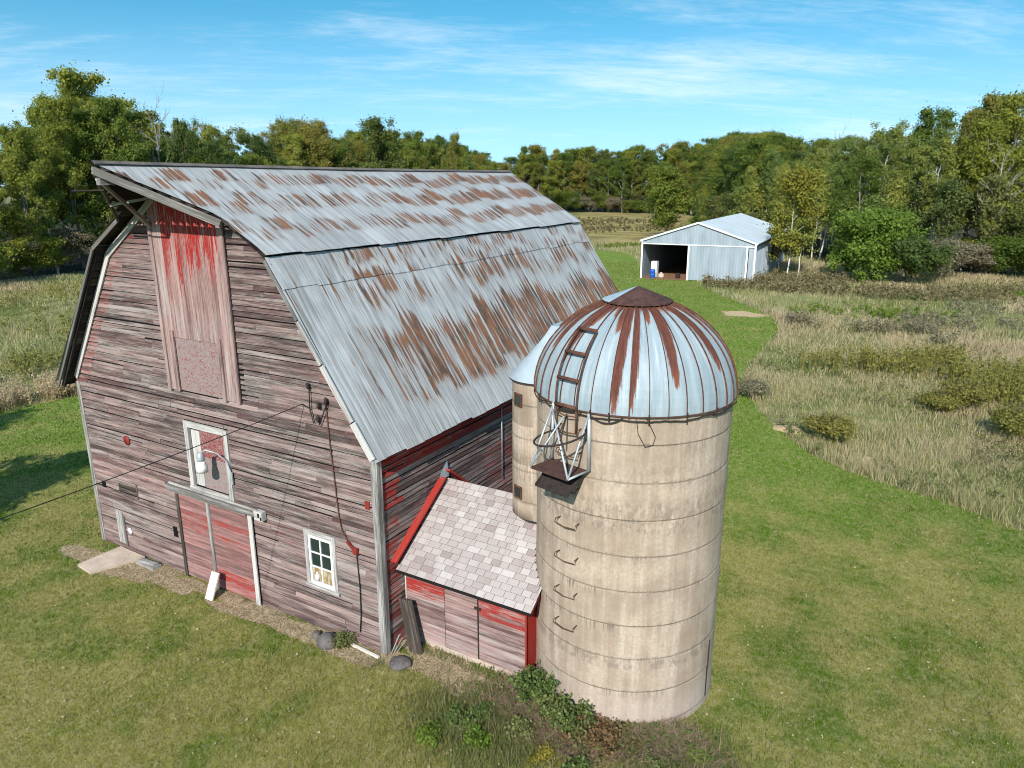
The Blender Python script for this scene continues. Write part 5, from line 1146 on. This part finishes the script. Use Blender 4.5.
# ================================================================== LOOSE THINGS
def stone(x,y,s,lab,seed):
    import bmesh
    bm=bmesh.new(); bmesh.ops.create_icosphere(bm,subdivisions=3,radius=1); r_=random.Random(seed); ph=[r_.uniform(0,6) for _ in range(6)]
    for v in bm.verts:
        k=1+.14*math.sin(v.co.x*2.6+ph[0])+.12*math.sin(v.co.y*3.1+ph[1])+.08*math.sin(v.co.z*4.3+ph[2])+.03*math.sin(v.co.x*9+v.co.y*8+ph[3]); v.co*=k; v.co=Vector((v.co.x*s[0],v.co.y*s[1],v.co.z*s[2]))
    me=bpy.data.meshes.new('field_stone'); bm.to_mesh(me); bm.free(); me.materials.append(M['stone'])
    for p in me.polygons: p.use_smooth=True
    o=bpy.data.objects.new('field_stone',me); COL.objects.link(o); o.location=(x,y,s[2]*.45); tag(o,lab,'rock'); return o
stone(-1.35,-.36,(.25,.21,.18),'dark rounded rock at the foot of the barn front wall',3)
stone(.50,-.16,(.27,.18,.10),'flat grey rock on the straw at the barn corner',8)
stone(-1.75,-.28,(.12,.10,.08),'small brown stone left of the dark rounded rock',12)
mb=MB(); mb.poly([(-9.55,-1.25,.07),(-8.85,-1.32,.06),(-8.35,-.10,.09),(-9.45,-.10,.10)],[(0,0),(.7,0),(.7,1.2),(0,1.2)])
pts=[(-9.55,-1.25),(-8.85,-1.32),(-8.35,-.10),(-9.45,-.10)]; zt=[.07,.06,.09,.10]
for i in range(4): j=(i+1)%4; mb.poly([(*pts[i],zt[i]),(*pts[i],-.1),(*pts[j],-.1),(*pts[j],zt[j])],None)
tag(mb.build('concrete_slab',M['slab']),'pale concrete step slab at the left end of the barn front','slab')
mb=MB(); mb.box((-8.35,-.38,.0),(.75,.0,0),(0,.26,0),(0,0,.06),(.3,0,.2,1)); mb.box((-8.3,-.34,.062),(.6,.06,0),(0,.14,0),(0,0,.04),(.5,0,.5,1)); tag(mb.build('loose_planks',M['trimwood']),'short grey planks lying beside the concrete slab','planks')
mb=MB(); mb.box((-5.22,-.56,.02),(.24,.02,0),(0,.28,.62),(0,-.035,.016),(.7,0,.4,1)); tag(mb.build('leaning_board',M['tan']),'short pale board leaning against the sliding doors','board')
mb=MB(); a=V3(.42,.30,.0); mb.box(a,(.27,.05,0),(-.32,.10,1.18),(.02,.05,.0),(.1,0,.4,1)); tag(mb.build('leaning_plank',M['plank']),'thick weathered grey plank leaning at the barn corner by the shed','plank')
mb=MB(); mb.bar((-1.05,-.13,.03),(-.02,-.20,.03),.06,.04,(.9,0,.3,1)); tag(mb.build('ground_board',M['tan']),'narrow pale strip of wood lying along the barn corner foot','board')
mb=MB()
for k in range(3): mb.bar((.10+.03*k,.08+.06*k,.0),(.34+.02*k,.10+.05*k,.55-.12*k),.05,.02,(.4,0,rnd.random(),1))
tag(mb.build('broken_slats',M['trimwood']),'broken clapboard slats hanging at the barn corner behind the plank','slats')

# ================================================================== METAL SHED
th=R(4); ms=empty('machine_shed',(-18.4,63.7,0),th,'pale grey metal machine shed with an open bay and shallow gable roof','shed')
MW,MD,ME,MP=11.6,24.,3.95,5.85
def ribbed(mb,p,U,H0,H1,nv,step=.30,rib=.03):
    """vertical ribbed sheet from p along U (m) with heights H0(s)->H1(s)"""
    p=V3(*p); U=V3(*U); L=np.linalg.norm(U); d=U/L; nv=V3(*nv); s=0; prof_=[]
    while s<L-1e-6: prof_+= [(s,0),(min(L,s+step-.09),0),(min(L,s+step-.07),rib),(min(L,s+step-.02),rib)]; s+=step
    prof_.append((L,0))
    for (a,h0),(b,h1) in zip(prof_[:-1],prof_[1:]):
        if b-a<1e-4: continue
        A=p+d*a+nv*h0; B=p+d*b+nv*h1; mb.poly([A+V3(0,0,H0(a)),B+V3(0,0,H0(b)),B+V3(0,0,H1(b)),A+V3(0,0,H1(a))],None)
gz=lambda x:ME-.06+(MP-ME)*(1-abs(x-MW/2)/(MW/2))
OPX=5.05
mb=MB(); ribbed(mb,(0,0,0),(MW,0,0),lambda s:3.62,lambda s:gz(s),(0,-1,0)); mb.box((0,.03,3.62),(MW,0,0),(0,.05,0),(0,0,.22)); mb.build('gable_panel',M['shedsteel'],ms)
mb=MB(); ribbed(mb,(OPX,-.09,.06),(5.65,0,0),lambda s:0,lambda s:3.60,(0,-1,0)); mb.box((OPX,-.08,.06),(5.65,0,0),(0,.04,0),(0,0,3.6)); mb.build('sliding_panel',M['shedsteel'],ms)
mb=MB(); mb.box((10.95,.0,0),(.60,0,0),(0,.05,0),(0,0,3.62)); mb.build('front_wall',M['shedsteel'],ms)
for x in (0.,OPX-.14,10.72,MW-.12): 
    mb=MB(); mb.box((x,-.17,0),(.17,0,0),(0,.07,0),(0,0,3.66 if x>.1 and x<11 else 3.9)); mb.build('white_post',M['white'],ms)
mb=MB(); mb.box((.0,-.15,3.58),(MW,0,0),(0,.05,0),(0,0,.10)); mb.build('door_rail',M['white'],ms)
mb=MB(); 
ribbed(mb,(MW,0,0),(0,MD,0),lambda s:0,lambda s:ME-.1,(1,0,0)); mb.box((MW-.06,0.05,0),(.05,0,0),(0,MD-.05,0),(0,0,ME-.12)); mb.build('side_wall',M['shedsteel'],ms)
mb=MB(); mb.box((0,.05,0),(.06,0,0),(0,MD-.05,0),(0,0,ME-.12)); mb.build('side_wall',M['shedsteel'],ms)
mb=MB(); mb.poly([(0,MD,0),(0,MD,gz(0)),(MW/2,MD,gz(MW/2)),(MW,MD,gz(MW)),(MW,MD,0)],None); mb.poly([(0,MD-.05,0),(MW,MD-.05,0),(MW,MD-.05,gz(MW)),(MW/2,MD-.05,gz(MW/2)),(0,MD-.05,gz(0))],None); mb.build('back_wall',M['shedsteel'],ms)
sl_=(MP-ME)/(MW/2)
for sx in (1,-1):
    mb=MB(); ne=34; ov=.18
    x0=MW/2; x1=MW/2+sx*(MW/2+ov); z0=MP+.04; z1=MP+.04-sl_*(MW/2+ov); y=-.16
    while y<MD+.1:
        for a,b,h0,h1 in ((0,.52,0,0),(.52,.55,0,.03),(.55,.59,.03,.03),(.59,.62,.03,0)):
            ya,yb=y+a,y+b; q=[(x0,ya,z0+h0),(x1,ya,z1+h0),(x1,yb,z1+h1),(x0,yb,z0+h1)]; mb.poly(q if sx>0 else q[::-1],None)
        y+=.62
    q=[(x0,-.16,z0-.05),(x0,y,z0-.05),(x1,y,z1-.05),(x1,-.16,z1-.05)]; mb.poly(q if sx>0 else q[::-1],None)
    rf=mb.build('roof_slope',M['shedroof'],ms); mb=MB(); mb.bar((x0,-.19,z0-.03),(x1,-.19,z1-.03),.04,.17); mb.build('gable_trim',M['white'],rf)
    mb=MB(); mb.box((x1-(.03 if sx>0 else 0),-.14,z1-.22),(.03,0,0),(0,MD+.2,0),(0,0,.17)); mb.build('eave_trim',M['darkiron'] if sx>0 else M['shedsteel'],rf)
for y in (4,8,12,16,20):
    mb=MB(); mb.bar((.1,y,3.6),(MW-.1,y,3.6),.08,.2); mb.bar((.1,y,3.7),(MW/2,y,5.55),.06,.12); mb.bar((MW/2,y,5.55),(MW-.1,y,3.7),.06,.12); mb.build('truss',M['darkwood'],ms)
mb=MB(); mb.box((.07,.0,.0),(MW-.14,0,0),(0,MD-.1,0),(0,0,.012)); mb.build('earth_floor',bpy.data.materials['red_earth'],ms)
def loc_ms(x,y,z=0): c,s=math.cos(th),math.sin(th); return (-18.4+x*c-y*s,63.7+x*s+y*c,z)
mb=MB(); mb.lathe([(0,0),(.27,0),(.29,.05),(.28,.28),(.30,.30),(.28,.33),(.28,.6),(.30,.62),(.28,.86),(.24,.88),(.24,.9),(0,.88)],(0,0,0),18); o=tag(mb.build('plastic_barrel',M['blue']),'blue plastic barrel just inside the open bay of the metal shed','barrel'); o.location=loc_ms(1.15,.5,.012)
mb=MB(); mb.box((0,0,0),(.62,0,0),(0,.6,0),(0,0,1.65)); mb.box((.03,-.035,.03),(.56,0,0),(0,.034,0),(0,0,1.0)); mb.box((.03,-.035,1.06),(.56,0,0),(0,.034,0),(0,0,.56)); mb.box((.06,-.07,.7),(.03,0,0),(0,.034,0),(0,0,.25)); mb.box((.06,-.07,1.12),(.03,0,0),(0,.034,0),(0,0,.2)); o=tag(mb.build('old_refrigerator',M['white']),'tall white refrigerator standing behind the blue barrel','refrigerator'); o.location=loc_ms(.75,1.25,.012)
mb=MB()
for k in range(3): mb.lathe([(.20,0),(.26,.03),(.26,.14),(.20,.17)],(0,0,.02+.18*k),16)
o=tag(mb.build('tyre_stack',M['darkiron']),'stack of dark tyres on the shed floor by the sliding panel','tyres'); o.location=loc_ms(3.7,1.2,.012)
mb=MB(); mb.lathe([(0,0),(.3,0),(.34,.1),(.30,.34),(.16,.46),(.1,.5),(.13,.56),(0,.57)],(0,0,0),14); o=tag(mb.build('grey_sack',M['slab']),'pale full sack slumped right of the refrigerator','sack'); o.location=loc_ms(1.95,1.0,.012)
# off-frame casters of the shadows on the lawn left of the barn
own('shadow_spruce','dark pointed tree beside the left lawn','tree',0,0,7.4,1.4,M['darkleaf'],M['darkbark'],.26,120,.7,20,.03,77,.14,P_=np.array([-14.2,-7.3]))  # unseen spruce put in only to throw the pointed shadow on the lawn
own('broadleaf_tree','round tree by the left lawn','tree',0,0,8.5,3.4,M['oak'],M['bark'],.30,95,1.0,16,.2,78,.16,P_=np.array([-22.0,-9.3]))
print('TREES',ntree, 'objects',len(COL.objects))
